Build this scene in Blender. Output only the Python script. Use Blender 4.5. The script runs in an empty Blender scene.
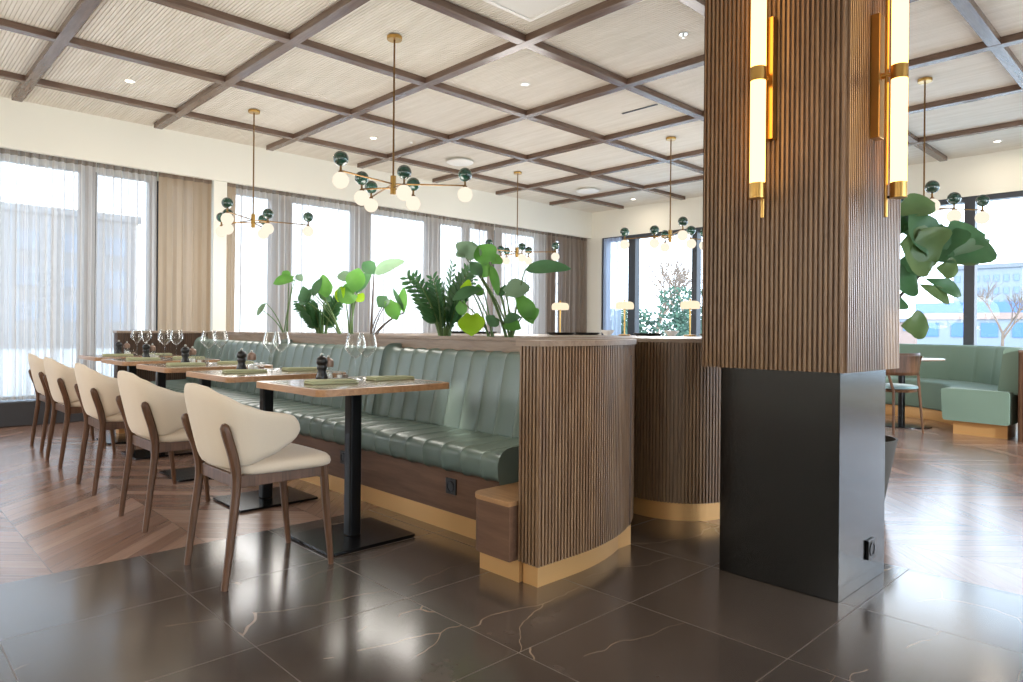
import bpy, bmesh, math, random
from mathutils import Vector, Matrix
random.seed(7)
PI = math.pi
sc = bpy.context.scene
COL = sc.collection

# ------------------------------------------------------------------ camera
F = 687.5; TH = .7678; ROLL = .009; HC = 1.03
c_, s_ = math.cos(TH), math.sin(TH)
R0 = Vector((c_, -s_, 0)); FW = Vector((s_, c_, 0)); U0 = Vector((0, 0, 1))
RT = math.cos(ROLL)*R0 + math.sin(ROLL)*U0
UP = math.cos(ROLL)*U0 - math.sin(ROLL)*R0
cd = bpy.data.cameras.new('camera'); cam = bpy.data.objects.new('camera', cd); COL.objects.link(cam)
cd.sensor_width = 36; cd.lens = F/1023*36
cd.shift_y = -(341-330.3)/1023
cd.clip_start = .05; cd.clip_end = 400
m = Matrix.Identity(4)
for i in range(3):
    m[i][0] = RT[i]; m[i][1] = UP[i]; m[i][2] = -FW[i]
m[2][3] = HC
cam.matrix_world = m
sc.camera = cam

# ------------------------------------------------------------------ materials
MATS = {}
def srgb(h):
    r = [int(h[i:i+2], 16)/255 for i in (0, 2, 4)]
    return tuple((c/12.92 if c <= .04045 else ((c+.055)/1.055)**2.4) for c in r)+(1,)
class N:
    def __init__(s, name):
        s.m = bpy.data.materials.new(name); s.m.use_nodes = True
        s.t = s.m.node_tree; s.n = s.t.nodes; s.l = s.t.links
        s.n.clear(); s.out = s.n.new('ShaderNodeOutputMaterial')
        MATS[name] = s.m
    def add(s, typ, **kw):
        nd = s.n.new(typ)
        for k, v in kw.items():
            if k in nd.inputs.keys() if isinstance(k, str) else False:
                nd.inputs[k].default_value = v
            else:
                setattr(nd, k, v)
        return nd
    def lk(s, a, b): s.l.new(a, b)
    def math(s, op, a, b=None, c=None):
        nd = s.n.new('ShaderNodeMath'); nd.operation = op
        for i, v in enumerate((a, b, c)):
            if v is None: continue
            if isinstance(v, (int, float)): nd.inputs[i].default_value = v
            else: s.lk(v, nd.inputs[i])
        return nd.outputs[0]
    def mix(s, fac, a, b):
        nd = s.n.new('ShaderNodeMix'); nd.data_type = 'RGBA'
        for sock, v in ((nd.inputs[0], fac), (nd.inputs[6], a), (nd.inputs[7], b)):
            if isinstance(v, (int, float)): sock.default_value = v
            elif isinstance(v, tuple): sock.default_value = v
            else: s.lk(v, sock)
        return nd.outputs[2]
    def ramp(s, fac, stops):
        nd = s.n.new('ShaderNodeValToRGB'); s.lk(fac, nd.inputs[0])
        e = nd.color_ramp.elements
        while len(e) < len(stops): e.new(.5)
        for i, (p, c) in enumerate(stops):
            e[i].position = p; e[i].color = c
        return nd.outputs[0]
    def bsdf(s, color=None, rough=.5, metal=0, spec=.5, **kw):
        b = s.n.new('ShaderNodeBsdfPrincipled'); s.b = b
        if color is not None:
            if isinstance(color, tuple): b.inputs['Base Color'].default_value = color
            else: s.lk(color, b.inputs['Base Color'])
        if isinstance(rough, (int, float)): b.inputs['Roughness'].default_value = rough
        else: s.lk(rough, b.inputs['Roughness'])
        b.inputs['Metallic'].default_value = metal
        b.inputs['Specular IOR Level'].default_value = spec
        for k, v in kw.items(): b.inputs[k.replace('_', ' ')].default_value = v
        s.lk(b.outputs[0], s.out.inputs[0]); return b
    def bump(s, h, strength=.3, dist=.01):
        nd = s.n.new('ShaderNodeBump'); nd.inputs['Strength'].default_value = strength
        nd.inputs['Distance'].default_value = dist; s.lk(h, nd.inputs['Height'])
        s.lk(nd.outputs[0], s.b.inputs['Normal'])
    def coord(s, scale=(1, 1, 1), rot=(0, 0, 0), kind='Object'):
        tc = s.n.new('ShaderNodeTexCoord'); mp = s.n.new('ShaderNodeMapping')
        mp.inputs['Scale'].default_value = scale; mp.inputs['Rotation'].default_value = rot
        s.lk(tc.outputs[kind], mp.inputs[0]); return mp.outputs[0]
    def noise(s, vec, scale=5, detail=4, rough=.5, dist=0):
        nd = s.n.new('ShaderNodeTexNoise'); nd.inputs['Scale'].default_value = scale
        nd.inputs['Detail'].default_value = detail; nd.inputs['Roughness'].default_value = rough
        nd.inputs['Distortion'].default_value = dist
        s.lk(vec, nd.inputs['Vector']); return nd.outputs['Fac']

def plain(name, hexc, rough=.5, metal=0, spec=.5, var=0, vs=8, **kw):
    n = N(name); c = srgb(hexc)
    if var:
        f = n.noise(n.coord(), vs, 3)
        d = tuple(x*(1-var) for x in c[:3])+(1,)
        c = n.mix(f, c, d)
    n.bsdf(c, rough, metal, spec, **kw); return n.m
def wood(name, c1, c2, rough=.5, axis='z', scale=1, spec=.4, bmp=.15):
    n = N(name)
    k = {'x': (1.2, 14, 14), 'y': (14, 1.2, 14), 'z': (14, 14, 1.2)}[axis]
    v = n.coord(tuple(a*scale for a in k))
    f = n.noise(v, 2.5, 6, .6, .6); g = n.noise(v, 9, 3, .6)
    f2 = n.math('ADD', n.math('MULTIPLY', f, .7), n.math('MULTIPLY', g, .3))
    col = n.ramp(f2, [(.35, srgb(c1)), (.65, srgb(c2))])
    n.bsdf(col, rough, 0, spec)
    if bmp: n.bump(f2, bmp, .002)
    return n.m

wall_m = plain('wall_paint', 'e8e6da', .85, var=.03, vs=1.5)
wood('slat_oak', '674e3a', '927558', .38, spec=.55)
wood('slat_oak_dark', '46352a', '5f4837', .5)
wood('walnut', '49321f', '6c4c38', .38)
wood('walnut_x', '5a463b', '776152', .26, 'x', spec=.6)
wood('walnut_y', '5a463b', '776152', .26, 'y', spec=.6)
wood('cap_oak', '7f6b5a', '9c8876', .4, 'y')
wood('panel_oak', '5d4334', '795b47', .5, 'y', .6)
wood('shelf_oak', '9c744f', 'b88f66', .4, 'y')
wood('table_edge', '97704f', 'b68c66', .35, 'y')
wood('table_veneer', '8f7c6c', 'a08f82', .13, 'x', spec=.9, bmp=0)
wood('ceiling_oak', 'dad4c6', 'eae5da', .6, 'y', .35)
wood('bark', '59483c', '7c6a5c', .8)
plain('brass_dark', '84663f', .35, 1, var=.12, vs=4)
plain('brass', 'c39a58', .3, 1, var=.12, vs=4)
plain('brass_plinth', 'dfae72', .42, .5, var=.06, vs=3)
plain('black_paint', '060607', .18, 0, .6)
plain('black_metal', '1a1b1d', .35, .5, var=.1)
plain('black_plastic', '0c0c0d', .3)
plain('steel_base', '2b2c2f', .22, .85, var=.15, vs=12)
plain('window_frame', '3a3e45', .4, .1)
plain('sill_dark', '3a3b3f', .55, var=.06)
plain('white_plastic', 'f2f1ec', .4)
plain('white_matte', 'eeeee8', .7)
plain('napkin', 'b4b894', .9, var=.12, vs=60)
plain('porcelain', 'f4f2ee', .25)
plain('copper', '8f7565', .35, .4)
plain('soil', '3a2e25', .95, var=.4, vs=60)
plain('pot_grey', '3b3936', .7, var=.15, vs=12)
plain('pot_dark', '2d2c2b', .6, var=.15)
plain('stem_green', '5f7a44', .6, var=.2)
plain('stem_brown', '4a3e33', .7, var=.2)
plain('leather_piping', '5e7563', .5)
plain('brushed_steel', 'b9bbb8', .3, .9)

def fabric(name, c, vs=220, var=.12, rough=.9, sheen=.3):
    n = N(name); v = n.coord(); f = n.noise(v, vs, 2); g = n.noise(v, 3, 3)
    cc = srgb(c); d = tuple(x*(1-var) for x in cc[:3])+(1,)
    n.bsdf(n.mix(n.math('MULTIPLY', n.math('ADD', f, g), .5), cc, d), rough, 0, .3, Sheen_Weight=sheen)
    n.bump(f, .25, .002); return n.m
fabric('chair_fabric', 'dccdb8'); fabric('chair_seat', 'd8c8b3')
fabric('booth_fabric', '7c9486', sheen=.1); fabric('pad_teal', '7d9aa0')
def leather(name, c):
    n = N(name); v = n.coord(); f = n.noise(v, 90, 3); g = n.noise(v, 2.5, 4)
    cc = srgb(c); d = tuple(x*.82 for x in cc[:3])+(1,)
    n.bsdf(n.mix(g, cc, d), .37, 0, .5); n.bump(f, .12, .002); return n.m
leather('green_leather', '6d7f79')

def leafmat(name, c1, c2, trans=.35):
    n = N(name); v = n.coord(); f = n.noise(v, 7, 3)
    col = n.mix(f, srgb(c1), srgb(c2))
    b = n.bsdf(col, .38, 0, .5)
    tr = n.n.new('ShaderNodeBsdfTranslucent'); n.lk(col, tr.inputs[0])
    mx = n.n.new('ShaderNodeMixShader'); mx.inputs[0].default_value = trans
    n.lk(b.outputs[0], mx.inputs[1]); n.lk(tr.outputs[0], mx.inputs[2]); n.lk(mx.outputs[0], n.out.inputs[0])
leafmat('leaf_dark', '3d6644', '5f8a5c', .4); leafmat('leaf_mid', '4b8a3c', '7cb254', .5)
leafmat('leaf_bright', '8fc21a', 'b4d936', .6); leafmat('leaf_zz', '35603b', '557f4d', .35)
leafmat('leaf_fig', '4f6f45', '7d9660', .4)
leafmat('leaf_grey', '6b8b70', '93ad8b', .4)

def sheer(name, c, transp, transl):
    n = N(name)
    t = n.add('ShaderNodeBsdfTransparent'); t.inputs[0].default_value = (1, 1, 1, 1)
    d = n.add('ShaderNodeBsdfDiffuse'); d.inputs[0].default_value = srgb(c)
    l = n.add('ShaderNodeBsdfTranslucent'); l.inputs[0].default_value = srgb(c)
    m1 = n.add('ShaderNodeMixShader'); m1.inputs[0].default_value = transl
    n.lk(d.outputs[0], m1.inputs[1]); n.lk(l.outputs[0], m1.inputs[2])
    m2 = n.add('ShaderNodeMixShader')
    lw = n.add('ShaderNodeLayerWeight'); lw.inputs[0].default_value = .5
    cs = n.math('MAXIMUM', n.math('SUBTRACT', 1, lw.outputs['Facing']), .08)
    n.lk(n.math('SUBTRACT', 1, n.math('POWER', transp, n.math('DIVIDE', 1, cs))), m2.inputs[0])
    n.lk(t.outputs[0], m2.inputs[1]); n.lk(m1.outputs[0], m2.inputs[2]); n.lk(m2.outputs[0], n.out.inputs[0])
sheer('sheer_voile', 'cfc6bd', .40, .5); sheer('sheer_top', '9a8a7c', .45, .5)
sheer('drape_beige', 'ad9a83', .012, .3); sheer('drape_taupe', 'a08e7e', .3, .5)
sheer('sheer_blue', 'b9c3d6', .35, .6)

def glassy(name, tint, fac=.12, rough=0.0):
    # thin architectural glass: mostly transparent, a weak mirror coat
    n = N(name); t = n.add('ShaderNodeBsdfTransparent'); t.inputs[0].default_value = tint
    g = n.add('ShaderNodeBsdfGlossy'); g.inputs['Roughness'].default_value = rough
    fr = n.add('ShaderNodeLayerWeight'); fr.inputs[0].default_value = .5
    k = n.math('MULTIPLY_ADD', n.math('POWER', fr.outputs['Facing'], 3), .75, fac+.02)
    mx = n.add('ShaderNodeMixShader'); n.lk(k, mx.inputs[0])
    n.lk(t.outputs[0], mx.inputs[1]); n.lk(g.outputs[0], mx.inputs[2]); n.lk(mx.outputs[0], n.out.inputs[0])
glassy('window_glass', (.86, .92, .97, 1), 0.0)
glassy('clear_glass', (.97, .985, .985, 1), .05)

def emit(name, hexc, s):
    n = N(name); e = n.add('ShaderNodeEmission'); e.inputs[0].default_value = srgb(hexc); e.inputs[1].default_value = s
    n.lk(e.outputs[0], n.out.inputs[0])
emit('globe_glow', 'fff0da', .72); emit('tube_glow', 'ffbf68', 4.0); emit('downlight_glow', 'fff0d8', 6)
emit('shade_glow', 'ffe9c8', .75)
n = N('green_glass_ball'); n.bsdf(srgb('1d4538'), .12, 0, .7, Coat_Weight=.6)

# dark veined floor tile; joints at the measured lines, tiles 0.61 m
def tile_floor():
    n = N('floor_tile_stone'); v = n.coord()
    sep = n.add('ShaderNodeSeparateXYZ'); n.lk(v, sep.inputs[0])
    T = .6085
    def cell(sock, off, T=T):
        return n.math('ADD', n.math('DIVIDE', n.math('ADD', sock, -off), T), 20)
    u = cell(sep.outputs[0], 2.737, .594); w = cell(sep.outputs[1], .95)
    row = n.math('FLOOR', w); u2 = u
    def line(sk, wd):
        f = n.math('FRACT', sk); a = n.math('MINIMUM', f, n.math('SUBTRACT', 1, f)); return n.math('LESS_THAN', a, wd)
    j = n.math('MAXIMUM', line(u2, .003), line(w, .0034))
    idx = n.math('ADD', n.math('MULTIPLY', n.math('FLOOR', u2), 7.13), n.math('MULTIPLY', row, 3.71))
    cmb = n.add('ShaderNodeCombineXYZ'); n.lk(sep.outputs[0], cmb.inputs[0]); n.lk(sep.outputs[1], cmb.inputs[1]); n.lk(idx, cmb.inputs[2])
    f = n.noise(cmb.outputs[0], 2.0, 6, .55, .3)
    fine = n.noise(cmb.outputs[0], 22, 4, .6)
    base = n.ramp(n.math('ADD', n.math('MULTIPLY', f, .75), n.math('MULTIPLY', fine, .25)), [(.3, srgb('3d3530')), (.55, srgb('4a413b')), (.75, srgb('5a5049'))])
    # veins: sparse thin cracks along the cell borders of a warped voronoi
    wn = n.add('ShaderNodeTexNoise'); wn.inputs['Scale'].default_value = 1.4; wn.inputs['Detail'].default_value = 4; n.lk(cmb.outputs[0], wn.inputs['Vector'])
    va = n.add('ShaderNodeVectorMath'); va.operation = 'MULTIPLY_ADD'; n.lk(wn.outputs['Color'], va.inputs[0]); va.inputs[1].default_value = (.55, .55, 0); n.lk(cmb.outputs[0], va.inputs[2])
    mp = n.add('ShaderNodeMapping'); mp.inputs['Rotation'].default_value = (0, 0, .5); mp.inputs['Scale'].default_value = (.42, 1.5, 1)
    n.lk(va.outputs[0], mp.inputs[0])
    vo = n.add('ShaderNodeTexVoronoi'); vo.feature = 'DISTANCE_TO_EDGE'; vo.inputs['Scale'].default_value = 1.5; n.lk(mp.outputs[0], vo.inputs['Vector'])
    vein = n.math('LESS_THAN', vo.outputs['Distance'], .0022)
    br = n.noise(cmb.outputs[0], 1.7, 3)
    vein = n.math('MULTIPLY', vein, n.math('MULTIPLY', n.math('GREATER_THAN', br, .45), .7))
    col = n.mix(vein, base, srgb('a8937f'))
    col = n.mix(n.math('MULTIPLY', j, .5), col, srgb('776c62'))
    rough = n.math('MULTIPLY_ADD', j, .3, n.math('MULTIPLY_ADD', n.noise(cmb.outputs[0], 1.2, 1), .08, .15))
    n.bsdf(col, rough, 0, 1.0)
tile_floor()
def chevron():
    n = N('floor_oak_chevron'); v = n.coord(); sep = n.add('ShaderNodeSeparateXYZ'); n.lk(v, sep.inputs[0])
    W = .62; w = .085
    tri = n.math('PINGPONG', sep.outputs[0], W)
    side = n.math('FLOOR', n.math('DIVIDE', n.math('ADD', sep.outputs[0], 20*W), W))
    q = n.math('DIVIDE', n.math('ADD', sep.outputs[1], tri), w*1.414)
    idx = n.math('FLOOR', q)
    h = n.add('ShaderNodeTexWhiteNoise'); h.noise_dimensions = '2D'
    cm = n.add('ShaderNodeCombineXYZ'); n.lk(idx, cm.inputs[0]); n.lk(side, cm.inputs[1]); n.lk(cm.outputs[0], h.inputs['Vector'])
    fr = n.math('FRACT', q); e1 = n.math('LESS_THAN', n.math('MINIMUM', fr, n.math('SUBTRACT', 1, fr)), .018)
    e2 = n.math('LESS_THAN', n.math('MINIMUM', tri, n.math('SUBTRACT', W, tri)), .002)
    cm2 = n.add('ShaderNodeCombineXYZ')
    n.lk(n.math('MULTIPLY', q, 3.0), cm2.inputs[0]); n.lk(n.math('MULTIPLY', tri, 1.6), cm2.inputs[1]); n.lk(h.outputs[0], cm2.inputs[2])
    g = n.noise(cm2.outputs[0], 3, 4, .5)
    t = n.math('ADD', n.math('MULTIPLY', h.outputs[0], .45), n.math('MULTIPLY', g, .55))
    col = n.ramp(t, [(.2, srgb('72574a')), (.5, srgb('8a6b5c')), (.8, srgb('9f8271'))])
    col = n.mix(n.math('MULTIPLY', n.math('MAXIMUM', e1, e2), .6), col, srgb('4a3a30'))
    n.bsdf(col, n.math('MULTIPLY_ADD', g, .12, .17), 0, .8); n.bump(g, .03, .002)
chevron()

# ------------------------------------------------------------------ mesh builder
class MB:
    def __init__(s): s.v = []; s.f = []; s.sm = []
    def add(s, vs, fs, smooth=False):
        o = len(s.v); s.v += [tuple(v) for v in vs]
        s.f += [tuple(i+o for i in f) for f in fs]; s.sm += [smooth]*len(fs); return s
    def box(s, x0, x1, y0, y1, z0, z1):
        return s.add([(x, y, z) for z in (z0, z1) for y in (y0, y1) for x in (x0, x1)],
                     [(0, 2, 3, 1), (4, 5, 7, 6), (0, 1, 5, 4), (2, 6, 7, 3), (0, 4, 6, 2), (1, 3, 7, 5)])
    def tube(s, pts, r, n=10, caps=True, flat=1.0, up=None):
        pts = [Vector(p) for p in pts]; k = len(pts)
        rr = r if isinstance(r, (list, tuple)) else [r]*k
        vs = []; ref = Vector(up) if up else None; prev = None
        for i, p in enumerate(pts):
            t = (pts[min(i+1, k-1)]-pts[max(i-1, 0)]).normalized()
            if prev is None:
                a = ref if ref else (Vector((0, 0, 1)) if abs(t.z) < .9 else Vector((1, 0, 0)))
            else: a = prev
            u = (a - t*a.dot(t)).normalized(); w = t.cross(u); prev = u
            for j in range(n):
                an = 2*PI*(j+.5)/n
                vs.append(p + (u*math.cos(an) + w*math.sin(an)*flat)*rr[i])
        fs = [(i*n+j, i*n+(j+1) % n, (i+1)*n+(j+1) % n, (i+1)*n+j) for i in range(k-1) for j in range(n)]
        if caps: fs += [tuple(range(n-1, -1, -1)), tuple((k-1)*n+j for j in range(n))]
        return s.add(vs, fs, n > 5)
    def lathe(s, prof, c=(0, 0, 0), n=24, axis=None, sy=1.0):
        vs = []; idx = []
        for (r, z) in prof:
            if r < 1e-6: idx.append([len(vs)]); vs.append((c[0], c[1], c[2]+z))
            else:
                idx.append(list(range(len(vs), len(vs)+n)))
                for j in range(n):
                    a = 2*PI*j/n; vs.append((c[0]+r*math.cos(a), c[1]+r*sy*math.sin(a), c[2]+z))
        fs = []
        for a, b in zip(idx, idx[1:]):
            if len(a) == 1 and len(b) == 1: continue
            for j in range(n):
                j2 = (j+1) % n
                if len(a) == 1: fs.append((a[0], b[j2], b[j]))
                elif len(b) == 1: fs.append((a[j], a[j2], b[0]))
                else: fs.append((a[j], a[j2], b[j2], b[j]))
        return s.add(vs, fs, True)
    def sphere(s, c, r, n=20, m=12, sz=1.0):
        return s.lathe([(r*math.sin(PI*i/m) if 0 < i < m else 0, -r*sz*math.cos(PI*i/m)) for i in range(m+1)], c, n)
    def prism(s, poly, z0, z1, cap=True, smooth=False):
        n = len(poly); vs = [(x, y, z0) for x, y in poly]+[(x, y, z1) for x, y in poly]
        fs = [(i, (i+1) % n, n+(i+1) % n, n+i) for i in range(n)]
        s.add(vs, fs, smooth)
        if cap: s.add(vs, [tuple(range(n-1, -1, -1)), tuple(range(n, 2*n))])
        return s
    def grid(s, P, closed=False, smooth=True):
        a = len(P); b = len(P[0]); vs = [p for r in P for p in r]
        fs = [(i*b+j, i*b+(j+1) % b, (i+1)*b+(j+1) % b, (i+1)*b+j) for i in range(a-1) for j in range(b if closed else b-1)]
        return s.add(vs, fs, smooth)
    def build(s, name, mat, parent=None, bevel=0, seg=2, sub=0, solid=0, angle=38, label=None, fix=False):
        me = bpy.data.meshes.new(name); me.from_pydata(s.v, [], s.f); me.update()
        me.polygons.foreach_set('use_smooth', s.sm)
        if fix:
            bm = bmesh.new(); bm.from_mesh(me); bmesh.ops.recalc_face_normals(bm, faces=bm.faces); bm.to_mesh(me); bm.free()
        me.materials.append(MATS[mat]); me.update()
        try: me.set_sharp_from_angle(angle=math.radians(angle))
        except Exception: pass
        o = bpy.data.objects.new(name, me); COL.objects.link(o)
        if parent is not None: o.parent = parent
        if bevel:
            b = o.modifiers.new('b', 'BEVEL'); b.width = bevel; b.segments = seg; b.limit_method = 'ANGLE'; b.angle_limit = math.radians(40)
            me.polygons.foreach_set('use_smooth', [True]*len(me.polygons)); b.harden_normals = True
        if solid:
            q = o.modifiers.new('s', 'SOLIDIFY'); q.thickness = solid; q.offset = 0
        if sub:
            q = o.modifiers.new('u', 'SUBSURF'); q.levels = sub; q.render_levels = sub
        if label: o['label'] = label
        return o

def tag(o, label, cat, group=None, kind=None):
    o['label'] = label; o['category'] = cat
    if group: o['group'] = group
    if kind: o['kind'] = kind
    return o
def struct(o): o['kind'] = 'structure'; return o
def empty(name, loc=(0, 0, 0), rz=0):
    o = bpy.data.objects.new(name, None); COL.objects.link(o); o.empty_display_size = .1
    o.location = loc; o.rotation_euler = (0, 0, rz); return o
def kids(o): return [x for x in bpy.data.objects if x.parent == o]
def copy_tree(o, parent=None):
    ks = kids(o); c = o.copy(); COL.objects.link(c); c.parent = parent
    for k in ks: copy_tree(k, c)
    return c
def catmull(pts, n=6):
    P = [Vector(p) for p in pts]; P = [2*P[0]-P[1]]+P+[2*P[-1]-P[-2]]; out = []
    for i in range(1, len(P)-2):
        a, b, c, d = P[i-1:i+3]
        for k in range(n):
            t = k/n
            out.append(.5*((2*b)+(c-a)*t+(2*a-5*b+4*c-d)*t*t+(3*b-a-3*c+d)*t**3))
    out.append(P[-2]); return out
def rrect(x0, x1, y0, y1, r, n=6):
    out = []
    for cx, cy, a in ((x1-r, y1-r, 0), (x0+r, y1-r, 90), (x0+r, y0+r, 180), (x1-r, y0+r, 270)):
        for k in range(n+1):
            t = math.radians(a+90*k/n); out.append((cx+r*math.cos(t), cy+r*math.sin(t)))
    return out
def fluted(mb, path, z0, z1, pitch=.0193, w=.012, depth=.008, side=1, closed=False):
    """a wall strip along a plan path, its face cut into vertical slats"""
    P = [Vector((x, y)) for x, y in path]
    if closed: P.append(P[0])
    L = [0]
    for a, b in zip(P, P[1:]): L.append(L[-1]+(b-a).length)
    def at(d):
        d = min(max(d, 0), L[-1]-1e-6)
        for i in range(len(P)-1):
            if d <= L[i+1]:
                t = (d-L[i])/(L[i+1]-L[i]); dr = (P[i+1]-P[i]).normalized()
                return P[i]+(P[i+1]-P[i])*t, Vector((dr.y, -dr.x))*side
    n = int(L[-1]/pitch); pt = L[-1]/n; pts = []
    for k in range(n):
        d = k*pt
        for dd, o in ((d+1e-5, -depth), (d+(pt-w)/2, -depth), (d+(pt-w)/2, 0), (d+(pt+w)/2, 0), (d+(pt+w)/2, -depth)):
            p, nr = at(dd); pts.append(p+nr*o)
    p, nr = at(L[-1]); pts.append(p-nr*depth)
    vs = [(p.x, p.y, z) for z in (z0, z1) for p in pts]; m_ = len(pts)
    mb.add(vs, [(i, i+1, m_+i+1, m_+i) for i in range(m_-1)])
    return mb
def arc(cx, cy, r, a0, a1, n=12):
    return [(cx+r*math.cos(math.radians(a0+(a1-a0)*k/n)), cy+r*math.sin(math.radians(a0+(a1-a0)*k/n))) for k in range(n+1)]

# ------------------------------------------------------------------ room shell
XR, YB, XL, YF, HT = 10.506, 8.635, -3.0, -4.0, 3.35
TX, TY = 3.352, 3.38      # edge of the stone tiles
struct(MB().box(XL, TX, YF, TY, -.1, 0).build('floor', 'floor_tile_stone'))
struct(MB().add([(XL, TY, 0), (TX, TY, 0), (TX, YF, 0), (XR, YF, 0), (XR, 9.0, 0), (XL, 9.0, 0)], [(0, 1, 4, 5), (1, 2, 3, 4)])
       .add([(XL, TY, -.1), (TX, TY, -.1), (TX, YF, -.1), (XR, YF, -.1), (XR, 9.0, -.1), (XL, 9.0, -.1)], [(0, 5, 4, 1), (1, 4, 3, 2)]).build('floor', 'floor_oak_chevron'))
# ribbed ceiling: boards with ribs running along y
mb = MB().box(XL, XR+.3, YF-.3, 9.1, HT+.012, HT+.15)
x = XL
while x < XR:
    mb.box(x, x+.0215, YF, YB, HT+.004, HT+.0125); x += .027
struct(mb.build('ceiling', 'ceiling_oak'))
# beams
bx = [1.213+1.323*i for i in range(-3, 7)]; by = [5.171+1.302*j for j in range(-6, 3)]
k = 0
for i, x in enumerate(bx):
    k += 1; struct(MB().box(x-.045, x+.045, YF+.3, 8.48, 3.298, HT+.006).build('trim_%d' % k, 'walnut_y', bevel=.004))
for y in by:
    k += 1; struct(MB().box(XL+.3, 10.33, y-.045, y+.045, 3.300, HT+.006).build('trim_%d' % k, 'walnut_x', bevel=.004))

# back wall (y = YB): bulkhead above the curtains, piers, recess with the glazing behind
ZC = 2.848
mb = MB().box(XL, XR+.25, YB, YB+.06, ZC, HT+.02)
mb.box(3.24, 3.40, YB+.03, YB+.42, 0, ZC+.02)
mb.box(XL, XR+.25, YB+.055, YB+.45, HT-.02, HT+.02)
mb.box(XL, XR+.25, YB+.30, YB+.45, 2.80, HT-.02)
struct(mb.build('wall_back', 'wall_paint'))
struct(MB().box(XL, XR, YB-.06, YB+.25, 0, .25).build('baseboard_back', 'sill_dark', bevel=.01))
# glazing line at y = 9.05
GY = 9.05
def window_run(name, horiz, fixed, cuts, z0, z1, mw=.07, depth=.12, transom=None):
    """frame with mullions at cuts, glass between"""
    c0_ = [c[0] if isinstance(c, tuple) else c for c in cuts]; md = (c0_[0]+c0_[-1])/2
    e = empty(name, (md, fixed, 0) if horiz == 'x' else (fixed, md, 0)); struct(e)
    def bx_(mb, a0, a1, d0, d1, q0, q1):
        if horiz == 'x': mb.box(a0, a1, fixed+d0, fixed+d1, q0, q1)
        else: mb.box(fixed+d0, fixed+d1, a0, a1, q0, q1)
    f = MB()
    for c in cuts:
        w = mw
        if isinstance(c, tuple): c, w = c
        bx_(f, c-w/2, c+w/2, -depth/2, depth/2, z0, z1)
    ends = [c[0] if isinstance(c, tuple) else c for c in cuts]
    for q in (z0, z1-.07): bx_(f, min(ends), max(ends), -depth/2+.004, depth/2-.004, q, q+.07)
    o = f.build('window_frame', 'window_frame'); o.parent = e; o.location = -e.location
    g = MB(); bx_(g, min(ends), max(ends), -.004, .004, z0+.05, z1-.05)
    o = g.build('glass', 'window_glass'); o.parent = e; o.location = -e.location
    return e
window_run('window_1', 'x', GY, [(-3.0, .2), (-1.65, .1), (-.3, .1), (.62, .1), (1.97, .17), (2.68, .16), (3.25, .2)], .2, 2.86)
window_run('window_2', 'x', GY, [(3.4, .14), (4.28, .3), (5.55, .3), (6.9, .26), (7.62, .1), (8.3, .26), (9.6, .5), (10.5, .9)], .2, 2.86)
# right wall (x = XR)
ZW = 2.83
mb = MB().box(XR, XR+.2, YF, 9.1, ZW, HT+.02).box(XR, XR+.2, 8.39, 9.1, 0, ZW).box(XR, XR+.2, YF, 8.39, 0, .35)
struct(mb.build('wall_right', 'wall_paint'))
window_run('window_3', 'y', XR+.08, [8.33, (7.68, .16), 6.36, 5.02, 3.68, (2.31, .12), 1.0, -.34, -1.68, -3.0, -3.95], .35, 2.83, .1, .14)
# walls behind the camera
struct(MB().box(XL-.2, XL, YF, 9.1, 0, HT+.02).build('wall_left', 'wall_paint'))
mb = MB().box(XL-.2, XR+.2, YF-.2, YF, 0, .3).box(XL-.2, XR+.2, YF-.2, YF, 2.98, HT+.02)
mb.box(0, XR+.2, YF-.2, YF, 2.8, 2.98).box(XL-.2, -1.86, YF-.2, YF, .3, 2.98).box(-1.62, 0, YF-.2, YF, .3, 2.98).box(-1.86, -1.62, YF-.2, YF, .3, 2.55)  # unseen high slot at left, added so sun streaks the back cushion
struct(mb.build('wall_front', 'wall_paint'))
window_run('window_4', 'x', YF-.08, [0, 1.3, 2.6, 4.0, 5.4, 6.8, 8.2, 9.6, 10.5], .3, 2.8, .1, .14)

# ------------------------------------------------------------------ curtains
def curtain(x0, x1, y, z0, z1, mat, amp=.03, wl=.115, name='sheer_curtain', axis='x', seed=0, topmat=None):
    rnd = random.Random(seed+int(x0*100)); n = int((x1-x0)/.012)
    ph = []; a = 0
    for i in range(n+1): ph.append(a); a += 2*PI*.012/(wl*rnd.uniform(.7, 1.35))
    rows = []
    for zi in range(7):
        t = zi/6; z = z0+(z1-z0)*t; r = []
        for i in range(n+1):
            X = x0+(x1-x0)*i/n; d = amp*(1-.35*t)*(math.sin(ph[i])+.35*math.sin(2.3*ph[i]+1)) + .008*math.sin(3*t+X*4)
            r.append((X, y+d, z) if axis == 'x' else (y+d, X, z))
        rows.append(r)
    # location at the hem so that the empty base is clear
    e = empty(name, ((x0+x1)/2, y, z0) if axis == 'x' else (y, (x0+x1)/2, z0))
    o = MB().grid(rows).build('fabric', mat, e); o.location = -e.location
    r2 = []
    for zi in (0, 1):
        r2.append([(p[0]-(.004 if axis == 'y' else 0), p[1]-(.004 if axis == 'x' else 0), z1-.085+zi*.085) for p in rows[-1]])
    o = MB().grid(r2).build('heading_tape', topmat or 'sheer_top', e); o.location = -e.location
    return e
CY = YB+.09
for x0, x1, lab in ((-1.0, 1.97, 'wide white sheer curtain at the far left edge, behind the farthest chairs'),
                    (1.98, 2.605, 'narrow sheer curtain between the far left sheer and the plain beige drape')):
    tag(curtain(x0, x1, CY, .26, ZC+.04, 'sheer_voile', .034, .085), lab, 'curtain', 'sheer curtains on the long window wall')
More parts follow.
